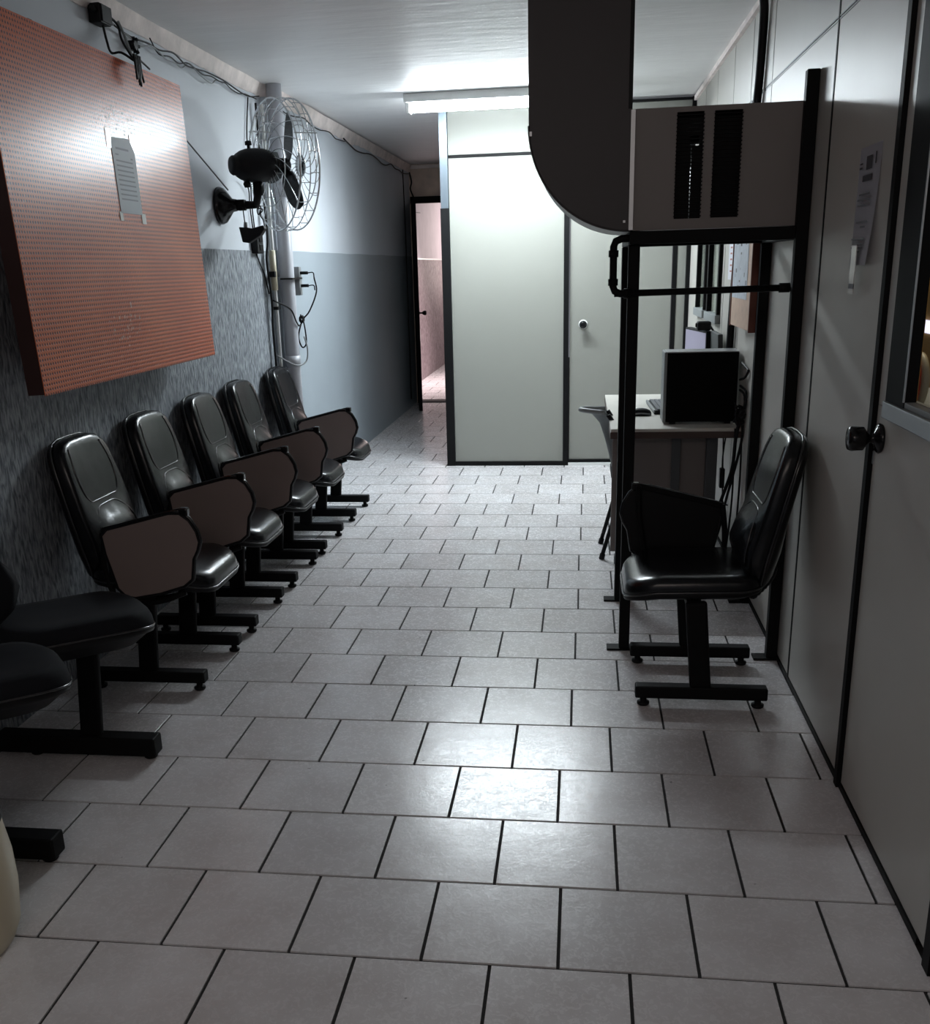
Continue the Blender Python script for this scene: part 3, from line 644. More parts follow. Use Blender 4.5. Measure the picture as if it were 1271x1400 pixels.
# ================================================================ CHAIRS WITH WRITING TABLET
def seat_outline(hw, x0, x1, rf, rb, n=6):
    pts = []
    for cx, cy, rr, a0 in ((x1 - rf, hw - rf, rf, 0), (x0 + rb, hw - rb, rb, PI / 2), (x0 + rb, -hw + rb, rb, PI), (x1 - rf, -hw + rf, rf, 1.5 * PI)):
        for i in range(n + 1):
            a = a0 + PI / 2 * i / n; pts.append((cx + rr * math.cos(a), cy + rr * math.sin(a)))
    return pts
def puck(bm, outline, levels, fn, centre):
    # levels: (scale, w); closed lofted cushion
    rings = []
    for s, wv in levels:
        rings.append([bm.verts.new(fn(centre[0] + (a - centre[0]) * s, centre[1] + (b - centre[1]) * s, wv)) for a, b in outline])
    n = len(outline)
    for A, B in zip(rings, rings[1:]):
        for k in range(n): bm.faces.new((A[k], A[(k + 1) % n], B[(k + 1) % n], B[k]))
    for R_, w_, fl in ((rings[0], levels[0][1], True), (rings[-1], levels[-1][1], False)):
        c = bm.verts.new(fn(centre[0], centre[1], w_))
        for k in range(n):
            bm.faces.new((R_[(k + 1) % n], R_[k], c) if fl else (R_[k], R_[(k + 1) % n], c))
def seat_fn(x, y, w):
    z = w
    if x > .10: z -= 1.15 * (x - .10) ** 2
    if x < -.05: z += .5 * (x + .05) ** 2
    z += .10 * y * y
    return Vector((x, y, z))
B0 = Vector((-.200, 0, .415)); B1 = Vector((-.300, 0, .945)); BD = (B1 - B0).normalized(); BN = Vector((BD.z, 0, -BD.x)); BLEN = (B1 - B0).length
def tfun(t, y):       # cushion thickness over height, with a lumbar bulge in the middle
    base = .072 - .014 * t - (.03 * max(0, 1 - t / .12))
    k = math.exp(-((t - .27) / .15) ** 2) * .055 + .006 * math.exp(-((t - .72) / .2) ** 2)
    return base + k * max(0, 1 - (abs(y) / .175) ** 3)
def back_fn(s, y, w):        # s along the height, y across, w 0..1 through
    t = max(0, min(1, s / BLEN)); bow = .30 * y * y
    return B0 + BD * s + BN * (w * tfun(t, y) + bow) + Vector((0, y, 0)) - Vector((.020, 0, 0)) * t * t
def back_outline(sc_=1.0):
    L_ = BLEN
    half = [(.03, .178), (.12, .196), (.24, .203), (.34, .198), (.42, .190), (L_ - .07, .182), (L_ - .035, .166), (L_ - .012, .135), (L_ - .002, .085), (L_, 0)]
    return [(a, b) for a, b in half] + [(a, -b) for a, b in half[::-1][1:]] + [(0.0, -.13), (-.006, 0), (0, .13)]
TAB = [(-0.1, 0.622), (-0.079, 0.643), (0.17, 0.706), (0.211, 0.706), (0.243, 0.682), (0.267, 0.640), (0.275, 0.600), (0.265, 0.568), (0.246, 0.535), (0.239, 0.49), (0.233, 0.455), (0.201, 0.429), (0.105, 0.399), (0.001, 0.38), (-0.034, 0.387), (-0.06, 0.415), (-0.075, 0.48), (-0.092, 0.551)]
def curve_on_back(pts, w=1.0, rad=.0035):
    bm = BM(); P = catmull([(s, y, 0) for s, y in pts], 5)
    tube(bm, [back_fn(p[0], p[1], w) + BN * .0006 for p in P], rad, n=6); return bm
def make_chair(label, tablet=True, single=False, fabric=False):
    t = thing('lecture_chair' if tablet else 'waiting_chair', label, 'chair')
    UP = FABRIC if fabric else LEATHER
    ol = seat_outline(.222, -.20, .275, .11, .09)
    if fabric: ol = seat_outline(.178, -.25, .232, .13, .12)
    global B0, B1, BD, BN, BLEN
    if fabric: B0 = Vector((-.268, 0, .50)); B1 = Vector((-.300, 0, .90)); BD = (B1 - B0).normalized(); BN = Vector((BD.z, 0, -BD.x)); BLEN = (B1 - B0).length
    bm = BM(); puck(bm, ol, [(.90, .408), (.97, .412), (1.0, .425), (1.0, .440), (.985, .456), (.955, .468), (.90, .4745), (.75, .477), (.45, .472), (.2, .469)], seat_fn, (.04, 0))
    finish('seat', bm, UP, t, smooth=True)
    bm = BM(); puck(bm, ol, [(.70, .392 - (.036 if fabric else 0)), (.90, .396), (1.0, .408), (1.008, .420), (1.0, .424), (.96, .424)], seat_fn, (.04, 0)); finish('seat_shell', bm, BLACKP, t, smooth=True)
    bm = BM(); tube(bm, [seat_fn(.04 + (a - .04) * 1.008, b * 1.008, .426) for a, b in ol], .004, n=6, closed=True, upv=(0, 0, 1)); finish('seat_piping', bm, SEAM, t, smooth=True)
    bo_ = [(a, b * (.72 if fabric else 1)) for a, b in back_outline()]; c0 = (BLEN * .5, 0)
    bm = BM(); puck(bm, bo_, [(.97, .0), (1.0, .15), (1.0, .55), (.99, .78), (.965, .92), (.92, .985), (.84, 1.0), (.6, 1.0), (.4, 1.0), (.2, 1.0)], back_fn, c0); bk = finish('backrest', bm, UP, t, smooth=True)
    bm = BM(); puck(bm, bo_, [(.55, -.36), (.86, -.33), (.96, -.24), (1.005, -.08), (1.012, .16), (.985, .18)], back_fn, c0); finish('back_shell', bm, GLOSSB, t, smooth=True)
    bm = BM(); tube(bm, [back_fn(c0[0] + (a - c0[0]) * 1.012, b * 1.012, .17) for a, b in bo_], .0045, n=6, closed=True, upv=(1, 0, 0)); finish('back_piping', bm, SEAM, t, smooth=True)
    if not fabric:
        for pts in ([(.50, -.125), (.42, -.145), (.34, -.140), (.295, -.11), (.29, -.06), (.29, .06), (.295, .11), (.34, .140), (.42, .145), (.50, .125)],
                    [(.08, -.155), (.17, -.15), (.225, -.12), (.262, -.075), (.268, -.03), (.268, .03), (.262, .075), (.225, .12), (.17, .15), (.08, .155)]):
            finish('stitched_seam', curve_on_back(pts, .985), SEAM, bk, smooth=True)
    # bellows joint between seat and back
    if not fabric:
        bm = BM()
        for k in range(9):
            q = k / 8; p = Vector((-.185 - .062 * math.sin(q * 1.45), 0, .375 + .095 * q)); lathe(bm, [(.010, -.07), (.017, -.065), (.017, .065), (.010, .07)], 10, (0, 1, 0), tuple(p))
        finish('bellows', bm, BLACKP, t, smooth=True)
    bm = BM(); beam(bm, (-.17, 0, .415), (.10, 0, .392), .06, .012); beam(bm, (-.165, 0, .40), (B0.x - .015, 0, .56), .06, .012, up=(1, 0, 0)); finish('support_plate', bm, BLACKM, t)
    for ch in list(t.children):
        if fabric: ch.rotation_euler = (0, 0, math.radians(40)); ch.location.z = .036
    ys = (0,) if single else (-.205, .205)
    for y in ys:
        bm = BM(); beam(bm, (.002, y, .07), (.03, y, .392), .030, .074, up=(1, 0, 0)); lg = finish('leg', bm, BLACKM, t, bevel=.010, seg=3)
        fo = bx('foot_bar', BLACKM, lg, -.23 - (.10 if single else 0), .23, y - (.032 if single else .025), y + (.032 if single else .025), .014 if single else .032, .078, bevel=.006)
        for x in (-.2, .2):
            bm = BM(); lathe(bm, [(.018, 0), (.022, .004), (.022, .012), (.012, .014), (.012, .016 if single else .034)], 14, (0, 0, 1), (x, y, 0)); finish('glide', bm, BLACKP, lg, smooth=True)
    if not single:
        bm = BM(); beam(bm, (.035, -.215, .375), (.035, .215, .375), .05, .025); finish('cross_beam', bm, BLACKM, t)
    if tablet:
        yT = -.238
        bm = BM(); prism(bm, TAB, lambda a, b, q: Vector((a, q, b)), yT - .009, yT + .009)
        tp = finish('tablet', bm, BLACKP, t, bevel=.003)
        cxm = sum(a for a, b in TAB) / len(TAB); czm = sum(b for a, b in TAB) / len(TAB)
        bm = BM(); prism(bm, [(cxm + (a - cxm) * .968, czm + (b - czm) * .962) for a, b in TAB], lambda a, b, q: Vector((a, q, b)), yT - .0105, yT - .0085)
        lf = finish('laminate_face', bm, BROWNL, tp); lf['label'] = 'grey brown laminate face'
        bm = BM(); tube(bm, [(a, yT, b) for a, b in [(cxm + (a - cxm) * 1.012, czm + (b - czm) * 1.012) for a, b in TAB]], .0075, n=6, closed=True, upv=(0, 1, 0)); finish('edge_trim', bm, GLOSSB, tp, smooth=True)
        bm = BM(); beam(bm, (-.10, yT + .012, .636), (.215, yT + .012, .712), .022, .013, up=(0, 1, 0)); finish('hinge_bar', bm, BLACKM, t, bevel=.003)
        bx('hinge_cap', GLOSSB, t, .207, .240, yT - .010, yT + .022, .693, .724, bevel=.006)
        tb('arm_tube', BLACKM, t, [(.215, yT + .03, .715), (.21, yT + .03, .60), (.19, yT + .03, .48), (.17, yT + .03, .385), (.10, yT + .05, .365), (.03, -.19, .365)], .011, n=10)
        tb('arm_tube', BLACKM, t, [(-.10, yT + .018, .64), (-.115, yT + .02, .50), (-.095, yT + .02, .39), (-.06, yT + .022, .352), (.08, yT + .022, .358), (.19, yT + .022, .395)], .011, n=10, smooth=3)
    return t
LX = -1.646
LAB = ['black leatherette tablet chair, nearest of the five along the left wall', 'second tablet chair from the front along the left wall',
       'middle tablet chair of the five under the orange board', 'fourth tablet chair along the left wall, before the last one', 'last tablet chair of the row, right in front of the thick grey pipe']
proto = make_chair(LAB[0])
for i, y in enumerate((3.655, 4.30, 4.965, 5.585, 6.37)):
    c = proto if i == 0 else copy_tree(proto)
    c.location = (LX, y, 0); c.rotation_euler = (0, 0, 0); c['label'] = LAB[i]; c['group'] = 'tablet chairs along the left wall'
c = copy_tree(proto); c.location = (.433, 3.625, 0); c.rotation_euler = (0, 0, PI)
c['label'] = 'black tablet chair on the right, facing left in front of the iron stand'
del c['group']
p2 = make_chair('black fabric seat cut by the left edge, beside the nearest tablet chair', tablet=False, single=True, fabric=True)
p2.location = (-1.605, 2.885, .0); p2['group'] = 'fabric chairs at the left frame edge'
c = copy_tree(p2); c.location = (-1.635, 2.27, 0); c['label'] = 'nearest black fabric seat, only its tip showing at the left edge'
for ch in c.children:
    if ch.rotation_euler.z > .1: ch.location = (-.006, .12, .038)

# ================================================================ BIN
bn = thing('round_bin', 'cream round bin with a black rim cut by the left frame edge', 'bin', (-1.492, 1.88, 0))
bm = BM(); lathe(bm, [(.13, .0), (.155, .012), (.17, .05), (.178, .14), (.176, .22), (.168, .28), (.163, .32)], 40); finish('bin_body', bm, CREAMP, bn, smooth=True)
bm = BM(); lathe(bm, [(.164, .316), (.168, .322), (.162, .38), (.152, .43), (.146, .44), (.05, .445)], 40); finish('bin_lid', bm, BLACKP, bn, smooth=True)

# ================================================================ AC, DUCT, STAND
YA = 3.93
ac = thing('air_conditioner', 'boxy beige window air conditioner on the black iron stand', 'air conditioner', (.475, YA, 1.632))
x0, x1, D, Hh = -.30, .302, .52, .402
vents = [(-.156, -.064), (-.028, .066)]; vz0, vz1 = .035, .385
bm = BM(); t_ = .01
xs = [x0, vents[0][0], vents[0][1], vents[1][0], vents[1][1], x1]
for a, b in ((xs[0], xs[1]), (xs[2], xs[3]), (xs[4], xs[5])): box(bm, a, b, 0, t_, 0, Hh)
for a, b in vents: box(bm, a, b, 0, t_, 0, vz0); box(bm, a, b, 0, t_, vz1, Hh)
finish('front_casing', bm, ACW, ac)
bm = BM(); box(bm, x0, x0 + t_, t_, D, 0, Hh); box(bm, x1 - t_, x1, t_, D, 0, Hh); box(bm, x0 + t_, x1 - t_, t_, D, 0, t_); box(bm, x0 + t_, x1 - t_, t_, D, Hh - t_, Hh)
finish('casing_shell', bm, ACW, ac)
bm = BM()
for a in ((x0 + t_, x1 - t_, D - .02, D - .01, t_, .10), (x0 + t_, x1 - t_, D - .02, D - .01, .33, Hh - t_)): box(bm, *a)
finish('rear_coil_frame', bm, BLACKM, ac)
bm = BM(); lathe(bm, [(.09, 0), (.10, .02), (.10, .22), (.05, .26)], 20, (0, 0, 1), (.02, .28, .012)); finish('compressor', bm, BLACKP, ac, smooth=True)
bm = BM(); hx0, hx1, hz0, hz1 = -.098, -.066, .285, .325
for a in ((x0 + t_, hx0, t_, Hh - t_), (hx1, x1 - t_, t_, Hh - t_), (hx0, hx1, hz1, Hh - t_), (hx0, -.094, t_, hz0), (-.091, hx1, t_, hz0)): box(bm, a[0], a[1], .12, .125, a[2], a[3])
finish('added_dark_plate', bm, BLACKP, ac)  # black plate added behind the vents to keep them dark, small slots left open
for a, b in vents:
    for k in range(27):
        z = vz0 + .006 + k * (vz1 - vz0 - .006) / 27
        bm = BM(); box(bm, a - .002, b + .002, -.010, .008, z, z + .0035, M=Matrix.Rotation(0, 4, 'X')); lv = finish('louver_slat', bm, BLACKM, ac)
bm = BM()
for k in range(26): box(bm, -.012 + x0 * 0 - .10, -.006 - .10, .42, .425, .05 + k * .012, .056 + k * .012)
finish('rear_fin', bm, ALU, ac)
# duct elbow: comes out of the unit to the left and turns up through the ceiling
def elbow_outline():
    pts = []
    R_ = .362; cx, cz = .165, 1.632 + R_
    for k in range(25):
        a = -PI / 2 - (PI / 2) * k / 24; pts.append((cx + R_ * math.cos(a), cz + R_ * math.sin(a)))
    pts += [(-.199, ZC), (.163, ZC)]
    return pts
du = thing('duct_elbow', 'wide dark sheet metal duct curving up from the air conditioner to the ceiling', 'duct', (0, YA, 0))
bm = BM(); prism(bm, elbow_outline(), lambda a, b, q: Vector((a, q, b)), -.012, .50); finish('duct_body', bm, DUCT, du)
bm = BM(); P = [(a, b) for a, b in elbow_outline()[:25]]
tube(bm, [(a, -.012, b) for a, b in P], .004, n=6); finish('front_flange', bm, DUCT, du, smooth=True)
bm = BM()
for (a, b), (c, d) in zip(P[:24], P[1:]):
    na = Vector((a - .165, 0, b - 1.994)).normalized() * .003; nb = Vector((c - .165, 0, d - 1.994)).normalized() * .003
    vs = [bm.verts.new(v) for v in (Vector((a, -.008, b)) + na, Vector((c, -.008, d)) + nb, Vector((c, .50, d)) + nb, Vector((a, .50, b)) + na)]; bm.faces.new(vs)
finish('curved_underside', bm, DUCTE, du, smooth=True)
bx('collar', ALU, du, .160, .175, -.016, .51, 1.634, 2.03)
bx('corner_strip', BLACKP, du, .150, .164, -.017, -.011, 2.034, ZC)
bx('rivet', ALU, du, .14, .148, -.018, -.011, 1.66, 1.668); bx('rivet', ALU, du, -.194, -.186, -.018, -.011, 1.96, 1.975)

st = thing('iron_stand', 'tall black iron stand of square tube carrying the air conditioner', 'stand', (.47, 4.3, 0))
def post(name, x, y, z0, z1, w=.046): return bx(name, BLACKM, st, x - w / 2, x + w / 2, y - w / 2, y + w / 2, z0, z1, bevel=.003)
fx0, fx1, fy0, fy1 = -.285, .290, -.318, .322
for x in (fx0, fx1):
    for y in (fy0, fy1):
        top_ = 1.585
        if (x, y) == (fx1, fy0): top_ = 2.125; y = -.395
        xx = x + (.012 if y > 0 and x < 0 else 0); lg = post('leg', xx, y, 0.006, top_, .066 if y > 0 and x < 0 else .042)
        bx('foot_plate', BLACKM, lg, x - .07, x + .03, y - .03, y + .03, 0, .008)
bx('rail', BLACKM, st, fx0 - .02, fx1 + .02, fy0 - .07, fy0 - .03, 1.585, 1.629, bevel=.003)
bx('rail', BLACKM, st, fx0 - .02, fx1 + .02, fy1 - .022, fy1 + .022, 1.585, 1.629, bevel=.003)
for x in (fx0, fx1): bx('rail', BLACKM, st, x - .022, x + .022, fy0 - .03, fy1 - .022, 1.585, 1.629, bevel=.003)
tb('bar', BLACKM, st, [(fx0 - .07, fy0 - .03, 1.414), (.0, fy0 - .03, 1.417), (fx1 - .03, fy0 - .03, 1.42)], .012, n=12)
tb('bar_fitting', BLACKM, st, [(fx1 - .055, fy0 - .03, 1.42), (fx1 - .018, fy0 - .03, 1.42)], .017, n=12)
lp = [(fx0 + .02, fy0 - .03, 1.607), (fx0 - .045, fy0 - .03, 1.607), (fx0 - .068, fy0 - .03, 1.598), (fx0 - .075, fy0 - .03, 1.58), (fx0 - .075, fy0 - .03, 1.44), (fx0 - .068, fy0 - .03, 1.423), (fx0 - .05, fy0 - .03, 1.414), (fx0 + .0, fy0 - .03, 1.414)]
tb('pipe_loop', BLACKM, st, lp, .0135, n=12)
for z in (1.555, 1.455): tb('pipe_collar', BLACKM, st, [(fx0 - .075, fy0 - .03, z - .012), (fx0 - .075, fy0 - .03, z + .012)], .018, n=12)
tb('pipe_collar', BLACKM, st, [(fx0 - .035, fy0 - .03, 1.414), (fx0 - .015, fy0 - .03, 1.414)], .018, n=12)
wt = bx('label_tag', WHITEP, None, .197, .212, 3.955, 3.958, 1.52, 1.56); bpy.data.objects.remove(wt)

# conduit hose on right wall
cable('black_hose', 'black corrugated hose running down the right wall behind the air conditioner', [(.745, 5.02, 2.62), (.758, 5.035, 2.55), (.762, 5.06, 2.42), (.762, 5.11, 2.2), (.762, 5.28, 1.9), (.762, 5.45, 1.62), (.762, 5.52, 1.35), (.762, 5.56, 1.05), (.765, 5.57, .78)], .019, n=10, cat='hose')

# notice board
nb = thing('notice_board', 'tan notice board box on right wall holding pale papers', 'notice board', (XR, 4.965, 1.22))
bx('board_box', CORK, nb, -.066, -.001, -.29, .285, 0, .66, bevel=.004)
for yy in ((-.305, -.29), (.285, .30)): bx('side_frame', WOODR, nb, -.070, 0, yy[0], yy[1], -.004, .664, bevel=.002)
pp = bx('pinned_sheet', PAPERB, nb, -.0675, -.066, -.18, .27, .13, .62); pp['label'] = 'bluish printed sheet pinned on the board'
bm = BM(); random.seed(21)
for k in range(26):
    a = random.uniform(-.17, .24); z = random.uniform(.15, .6); box(bm, -.0678, -.0676, a, a + random.uniform(.008, .035), z, z + random.uniform(.003, .02))
finish('printed_marks', bm, INKG, pp)
bm = BM(); box(bm, -.0679, -.0677, .02, .06, .36, .40); box(bm, -.0679, -.0677, .06, .11, .5, .53); box(bm, -.0679, -.0677, .13, .17, .37, .40); finish('dark_blocks', bm, INK, pp)
pt = thing('wall_poster', 'narrow white sheet with faint red print beyond the black hose', 'poster', (XR - .001, 5.80, 1.42)); bx('sheet', PAPER, pt, -.001, 0, -.09, .11, 0, .33)
bm = BM()
for k in range(7): box(bm, -.0014, -.0011, -.02, .05, .04 + k * .03, .048 + k * .03)
box(bm, -.0014, -.0011, -.02, .05, .27, .30); finish('printed_lines', bm, INKR, pt)

# notice on the near wall panel
nn = thing('door_notice', 'printed white notice held by tape on the wall panel beside the near door', 'notice', (XR - .001, 3.14, 1.655))
bm = BM(); n_ = 8; A = []
for i in range(n_ + 1):
    z = -.158 + .315 * i / n_; lift = .018 * ((n_ - i) / n_) ** 2
    A.append([bm.verts.new((-.001 - (lift if j == 0 else lift * .25), [-.112, .112][j], z)) for j in (0, 1)])
for P_, Q in zip(A, A[1:]): bm.faces.new((P_[0], P_[1], Q[1], Q[0]))
bmesh.ops.solidify(bm, geom=list(bm.faces), thickness=.0008)
finish('sheet', bm, PAPER, nn)
bm = BM()
def pl(y0, y1, z0, h, lift=.0035): box(bm, -.0025 - lift, -.002 - lift, y0, y1, z0, z0 + h)
pl(-.03, .03, .095, .035, .001); pl(-.07, -.06, .105, .03, .001); pl(.07, .1, .10, .005, .001); pl(.07, .1, .112, .004, .001); pl(-.045, .055, .065, .016, .002)
finish('printed_heading', bm, INK, nn)
bm = BM()
for z, a, b in ((.028, -.05, .06), (.014, -.06, .075), (0.0, -.06, .07), (-.045, -.05, .07), (-.058, -.03, .02)): pl(a, b, z, .005, .006)
for z, a, b in ((-.09, -.06, .08), (-.102, -.05, .07), (-.113, -.05, .075), (-.124, -.02, .02)): pl(a, b, z, .004, .0125)
finish('printed_lines', bm, INKG, nn)
bm = BM(); box(bm, -.024, -.022, -.026, .026, -.235, -.105); finish('tape', bm, TAPE, nn)
bm = BM(); box(bm, -.0245, -.0215, -.026, .026, -.222, -.208); finish('dark_tab', bm, INKG, nn)

# ================================================================ DESK AREA
dk = thing('desk', 'pale topped office desk with dark edge behind the iron stand', 'desk', (.46, 5.78, 0))
bx('desktop', DESKT, dk, -.315, .318, -.70, .70, .722, .738, bevel=.002)
bx('edge_band', DESKE, dk, -.317, .318, -.704, .70, .690, .722, bevel=.002)
bx('end_panel', PLATE, dk, -.30, .0, -.52, -.50, .06, .69, bevel=.002)
bx('end_panel', PLATE, dk, .045, .17, -.52, -.50, .06, .69, bevel=.002)
bx('leg_column', DESKG, dk, .0, .045, -.53, -.50, .02, .69, bevel=.002)
bx('leg_column', DESKG, dk, .17, .225, -.56, -.50, .02, .69, bevel=.003)
bx('leg_foot', DESKG, dk, -.28, .26, -.56, -.50, .0, .045, bevel=.005)
bx('leg_column', DESKG, dk, .17, .225, .50, .56, .02, .69, bevel=.003); bx('leg_foot', DESKG, dk, -.28, .26, .50, .56, .0, .045, bevel=.005)
ct = thing('computer_tower', 'black computer tower standing on the desk, side panel to the camera', 'computer', (.595, 5.30, .739))
bx('case_side', mat('matt black case', (.003, .003, .003), .7, spec=.08), ct, -.175, .168, -.085, .085, .012, .352, bevel=.003)
bx('front_bezel', GREYP, ct, -.19, -.175, -.085, .085, .008, .356, bevel=.004)
bx('top_cover', ALU, ct, -.178, .168, -.085, .085, .352, .357, bevel=.001)
for x in (-.14, .13):
    for y in (-.06, .06): bx('rubber_foot', BLACKP, ct, x - .015, x + .015, y - .012, y + .012, 0, .012)
bx('rear_plate', GREYP, ct, .168, .171, -.08, .08, .02, .35)
# cables behind the tower
cl_ = [((.768, 5.16, 1.045), (.774, 5.02, 1.03), (.774, 4.98, 1.02), (.770, 5.04, .985), (.762, 5.14, .965)),
       ((.766, 5.14, .935), (.774, 5.02, .925), (.774, 4.99, .89), (.772, 5.03, .82), (.765, 5.06, .775)),
       ((.766, 5.15, .915), (.772, 5.06, .905), (.775, 5.03, .86), (.765, 5.08, .80), (.755, 5.10, .77))]
names_ = ['upper video cable looping out behind the computer tower', 'thin cable drooping behind the computer tower', 'lower cable curling behind the computer tower to desk']
for k, pts in enumerate(cl_): cable('computer_cable', names_[k], pts, .006)
bm = BM(); random.seed(9)
for k in range(9):
    pts = [(.750 + random.uniform(-.02, .026), 5.05 + random.uniform(-.05, .05), .785 + random.uniform(-.025, .075)) for _ in range(5)]
    tube(bm, pts, .0055, n=6, smooth=4)
o = finish('cable_tangle', bm, BLACKP, None, smooth=True); props(o, 'tangle of black cables on the desk corner behind the tower', 'cables')
o['kind'] = 'stuff'
hang = [([(.765, 5.06, .80), (.745, 5.045, .70), (.735, 5.04, .55), (.70, 5.04, .42), (.66, 5.03, .30), (.60, 5.0, .16), (.57, 4.99, .06)], .009, 'thick black cable hanging from the desk corner and slanting left'),
        ([(.775, 5.06, .78), (.772, 5.045, .68), (.748, 5.04, .55), (.72, 5.04, .42), (.70, 5.03, .34), (.66, 5.02, .27)], .007, 'second black cable crossing behind the thick one'),
        ([(.74, 5.05, .74), (.742, 5.045, .6), (.742, 5.04, .4), (.735, 5.04, .25), (.728, 5.05, .12), (.735, 5.06, .02)], .005, 'straight black cable hanging down to the floor under the desk corner'),
        ([(.772, 5.05, .72), (.775, 5.045, .5), (.770, 5.04, .25), (.768, 5.04, .05)], .005, 'thin black cable close to the wall under the desk corner'),
        ([(.69, 5.08, .70), (.695, 5.06, .5), (.70, 5.05, .38), (.725, 5.05, .36)], .0035, 'thin grey wire loop under the desk corner'),
        ([(.59, 5.02, .27), (.62, 5.02, .255), (.66, 5.02, .265), (.69, 5.03, .30)], .006, 'short black cable tie end sagging under the desk')]
for pts, rd, lb in hang: cable('hanging_cable', lb, pts, rd)
so_ = thing('floor_adapter', 'small black power adapter fixed beside the desk leg', 'adapter', (.715, 5.24, .46)); bx('adapter_body', BLACKP, so_, -.012, .012, -.02, .02, -.05, .05, bevel=.004); tb('adapter_lead', BLACKP, so_, [(0, 0, .05), (.0, .0, .12), (.01, .0, .23)], .004, smooth=3)
kb = thing('keyboard', 'dark keyboard lying on the desk left of the tower', 'keyboard', (.455, 5.80, .739), math.radians(2))
bx('keyboard_body', BLACKP, kb, -.075, .075, -.22, .22, 0, .020, bevel=.004)
bx('front_strip', GREYP, kb, -.078, -.066, -.22, .22, .008, .024, bevel=.003)
bm = BM()
for i in range(5):
    for j in range(15): box(bm, -.058 + i * .024, -.038 + i * .024, -.212 + j * .0285, -.189 + j * .0285, .02, .028)
o = finish('keys', bm, KEYG, kb); o['kind'] = 'stuff'
ms = thing('computer_mouse', 'dark computer mouse on the desk near the front post', 'mouse', (.315, 5.555, .739))
bm = BM(); ol = seat_outline(.034, -.058, .058, .033, .033)
puck(bm, ol, [(.97, 0), (1, .006), (.97, .018), (.85, .029), (.6, .036), (.3, .038)], lambda x, y, w: Vector((x, y, w * (1 - 2.2 * x) if x > 0 else w * (1 + 1.6 * x))), (0, 0)); finish('mouse_body', bm, BLACKP, ms, smooth=True)
bx('scroll_wheel', GREYP, ms, .02, .035, -.004, .004, .022, .034, bevel=.002); tb('mouse_grip', GREYP, ms, [(-.05, -.034, .008), (0, -.036, .014), (.05, -.033, .008)], .004, smooth=4)
mn = thing('monitor', 'slim monitor facing left with a lavender lit screen behind the tower', 'monitor', (.665, 6.20, .739))
Mx = Matrix.Rotation(math.radians(9), 4, 'Z')
bm = BM(); box(bm, -.012, .022, -.23, .23, .10, .405, M=Mx); finish('monitor_case', bm, BLACKP, mn, bevel=.004)
bm = BM(); box(bm, -.0135, -.0115, -.218, .218, .115, .393, M=Mx); finish('screen', bm, SCREEN, mn)
bx('stand_neck', BLACKP, mn, .02, .04, -.025, .025, .01, .2, bevel=.003); bx('stand_base', BLACKP, mn, -.07, .10, -.1, .1, 0, .012, bevel=.004)
wc_ = thing('webcam', 'black webcam clipped on top of the lavender monitor', 'webcam', (.665, 6.02, 1.146)); bx('webcam_body', BLACKP, wc_, -.025, .05, -.035, .035, 0.0, .05, bevel=.008); tb('lens', GLOSSB, wc_, [(-.025, 0, .03), (-.033, 0, .03)], .012)
tb('webcam_lead', BLACKP, wc_, [(.05, 0, .02), (.075, -.0, -.02), (.085, 0, -.08), (.065, 0, -.13), (.05, 0, -.16)], .006, smooth=4)
m2 = thing('second_monitor', 'dark grey second monitor leaning near the wall behind the tower', 'monitor', (.742, 5.80, .739))
bm = BM(); box(bm, -.012, .014, -.17, .16, .06, .41, M=Matrix.Rotation(math.radians(-3), 4, 'Y')); finish('monitor_case', bm, mat('dark slate plastic', (.045, .05, .05), .5), m2, bevel=.004)
bx('stand_base', BLACKP, m2, -.05, .03, -.08, .1, 0, .012, bevel=.004); bx('stand_neck', BLACKP, m2, -.006, .01, -.02, .03, .01, .1)

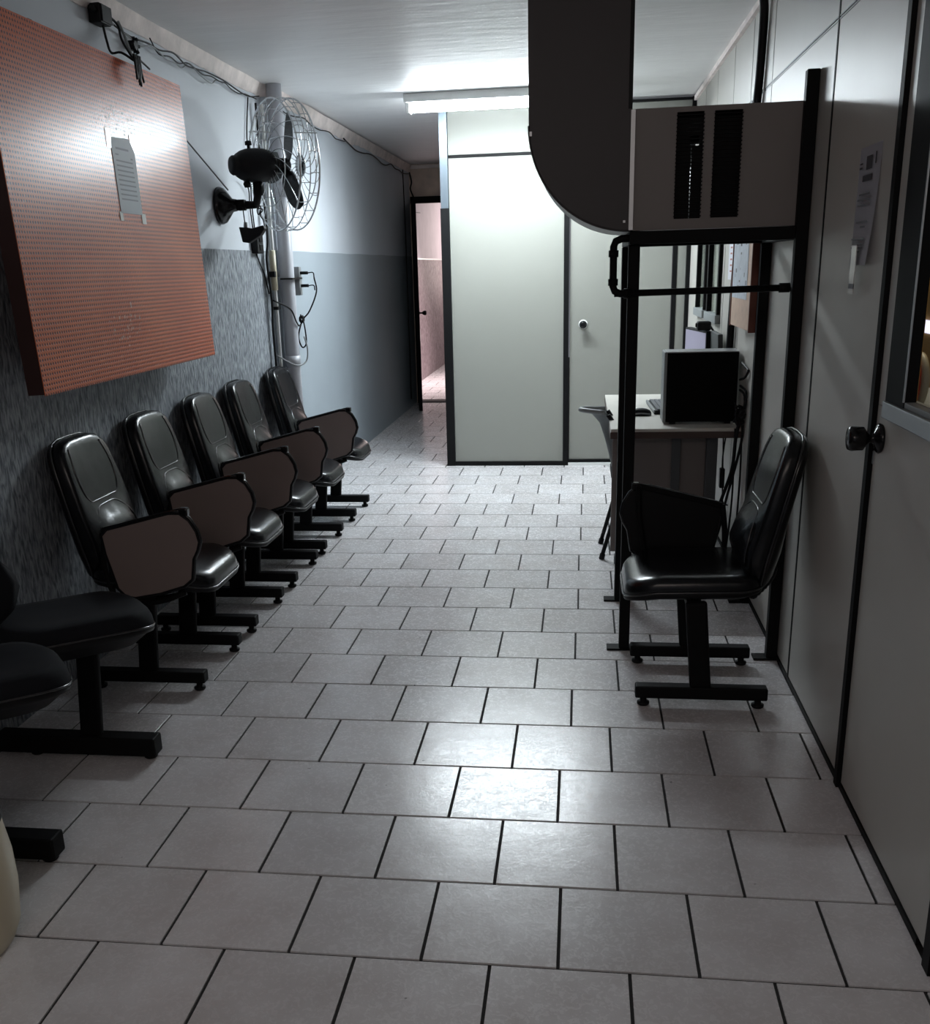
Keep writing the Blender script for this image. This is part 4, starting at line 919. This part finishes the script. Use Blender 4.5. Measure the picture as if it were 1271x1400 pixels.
# office chair at the desk's left end
oc_ = thing('office_chair', 'dark mesh back office chair seen from the side at the desk end', 'chair', (.33, 5.48, 0))
def obk(u, v, t):      # u across y, v along height
    z = .40 + .375 * v; x = -.155 - .10 * v ** 1.4 - .06 * max(0, v - .85) * 4 + .03 * (u * u) * 3 + t
    return Vector((x, u * .085, z))
bm = BM(); G = [[bm.verts.new(obk(-1 + 2 * i / 10, j / 12, 0)) for i in range(11)] for j in range(13)]
for j in range(12):
    for i in range(10): bm.faces.new((G[j][i], G[j][i + 1], G[j + 1][i + 1], G[j + 1][i]))
bmesh.ops.solidify(bm, geom=list(bm.faces), thickness=.022); finish('backrest', bm, GREYP, oc_, smooth=True)
bm = BM(); tube(bm, [obk(-1, 1, -.005), obk(-.5, 1.02, -.03), obk(0, 1.02, -.035), obk(.5, 1.02, -.03), obk(1, 1, -.005)], .013, n=10, smooth=4); finish('back_top_rim', bm, GREYP, oc_, smooth=True)
for s in (-1, 1): tb('back_frame', BLACKP, oc_, [obk(s, 0, -.0), obk(s, .3, .01), obk(s, .6, .01), obk(s, .97, .0)], .012, smooth=3)
bm = BM(); ol = seat_outline(.21, -.17, .20, .08, .08); puck(bm, ol, [(.9, .43), (1, .44), (1, .465), (.95, .48), (.6, .485)], lambda x, y, w: Vector((x, y, w)), (0, 0)); finish('seat', bm, FABRIC, oc_, smooth=True)
for s in (-1, 1):
    tb('leg', BLACKM, oc_, [(-.10, s * .17, .44), (-.155, s * .165, .22), (-.21, s * .16, .02)], .011, n=8)
    tb('leg', BLACKM, oc_, [(.14, s * .17, .44), (.18, s * .18, .22), (.20, s * .19, .02)], .011, n=8)
    tb('leg_tip', BLACKP, oc_, [(-.207, s * .16, .03), (-.213, s * .16, 0)], .015, n=8); tb('leg_tip', BLACKP, oc_, [(.199, s * .19, .03), (.201, s * .19, 0)], .015, n=8)
    bx('armrest_bracket', GREYP, oc_, -.155, -.10, s * .2 - .015, s * .2 + .015, .60, .63, bevel=.004); tb('armrest_post', BLACKP, oc_, [(-.13, s * .2, .61), (-.125, s * .2, .53), (-.11, s * .2, .45)], .011)
    bx('armrest_bracket', GREYP, oc_, -.14, -.09, s * .18 - .01, s * .18 + .01, .435, .455)

# ================================================================ LAMP
lampo = thing('fluorescent_fixture', 'lit fluorescent ceiling lamp with white housing before the partition', 'lamp', (-.57, 7.33, ZC))
bx('housing', WHITEP, lampo, -.62, .62, -.085, .085, -.055, -.002, bevel=.004)
for x in (-.60, .60): bx('tube_holder', WHITEP, lampo, x - .012, x + .012, -.05, .05, -.115, -.055, bevel=.003)
for y in (-.027, .027):
    bm = BM(); tube(bm, [(-.588, y, -.09), (0, y, -.09), (.588, y, -.09)], .0165, n=16); finish('fluorescent_tube', bm, TUBE, lampo, smooth=True)
# small marks on the ceiling
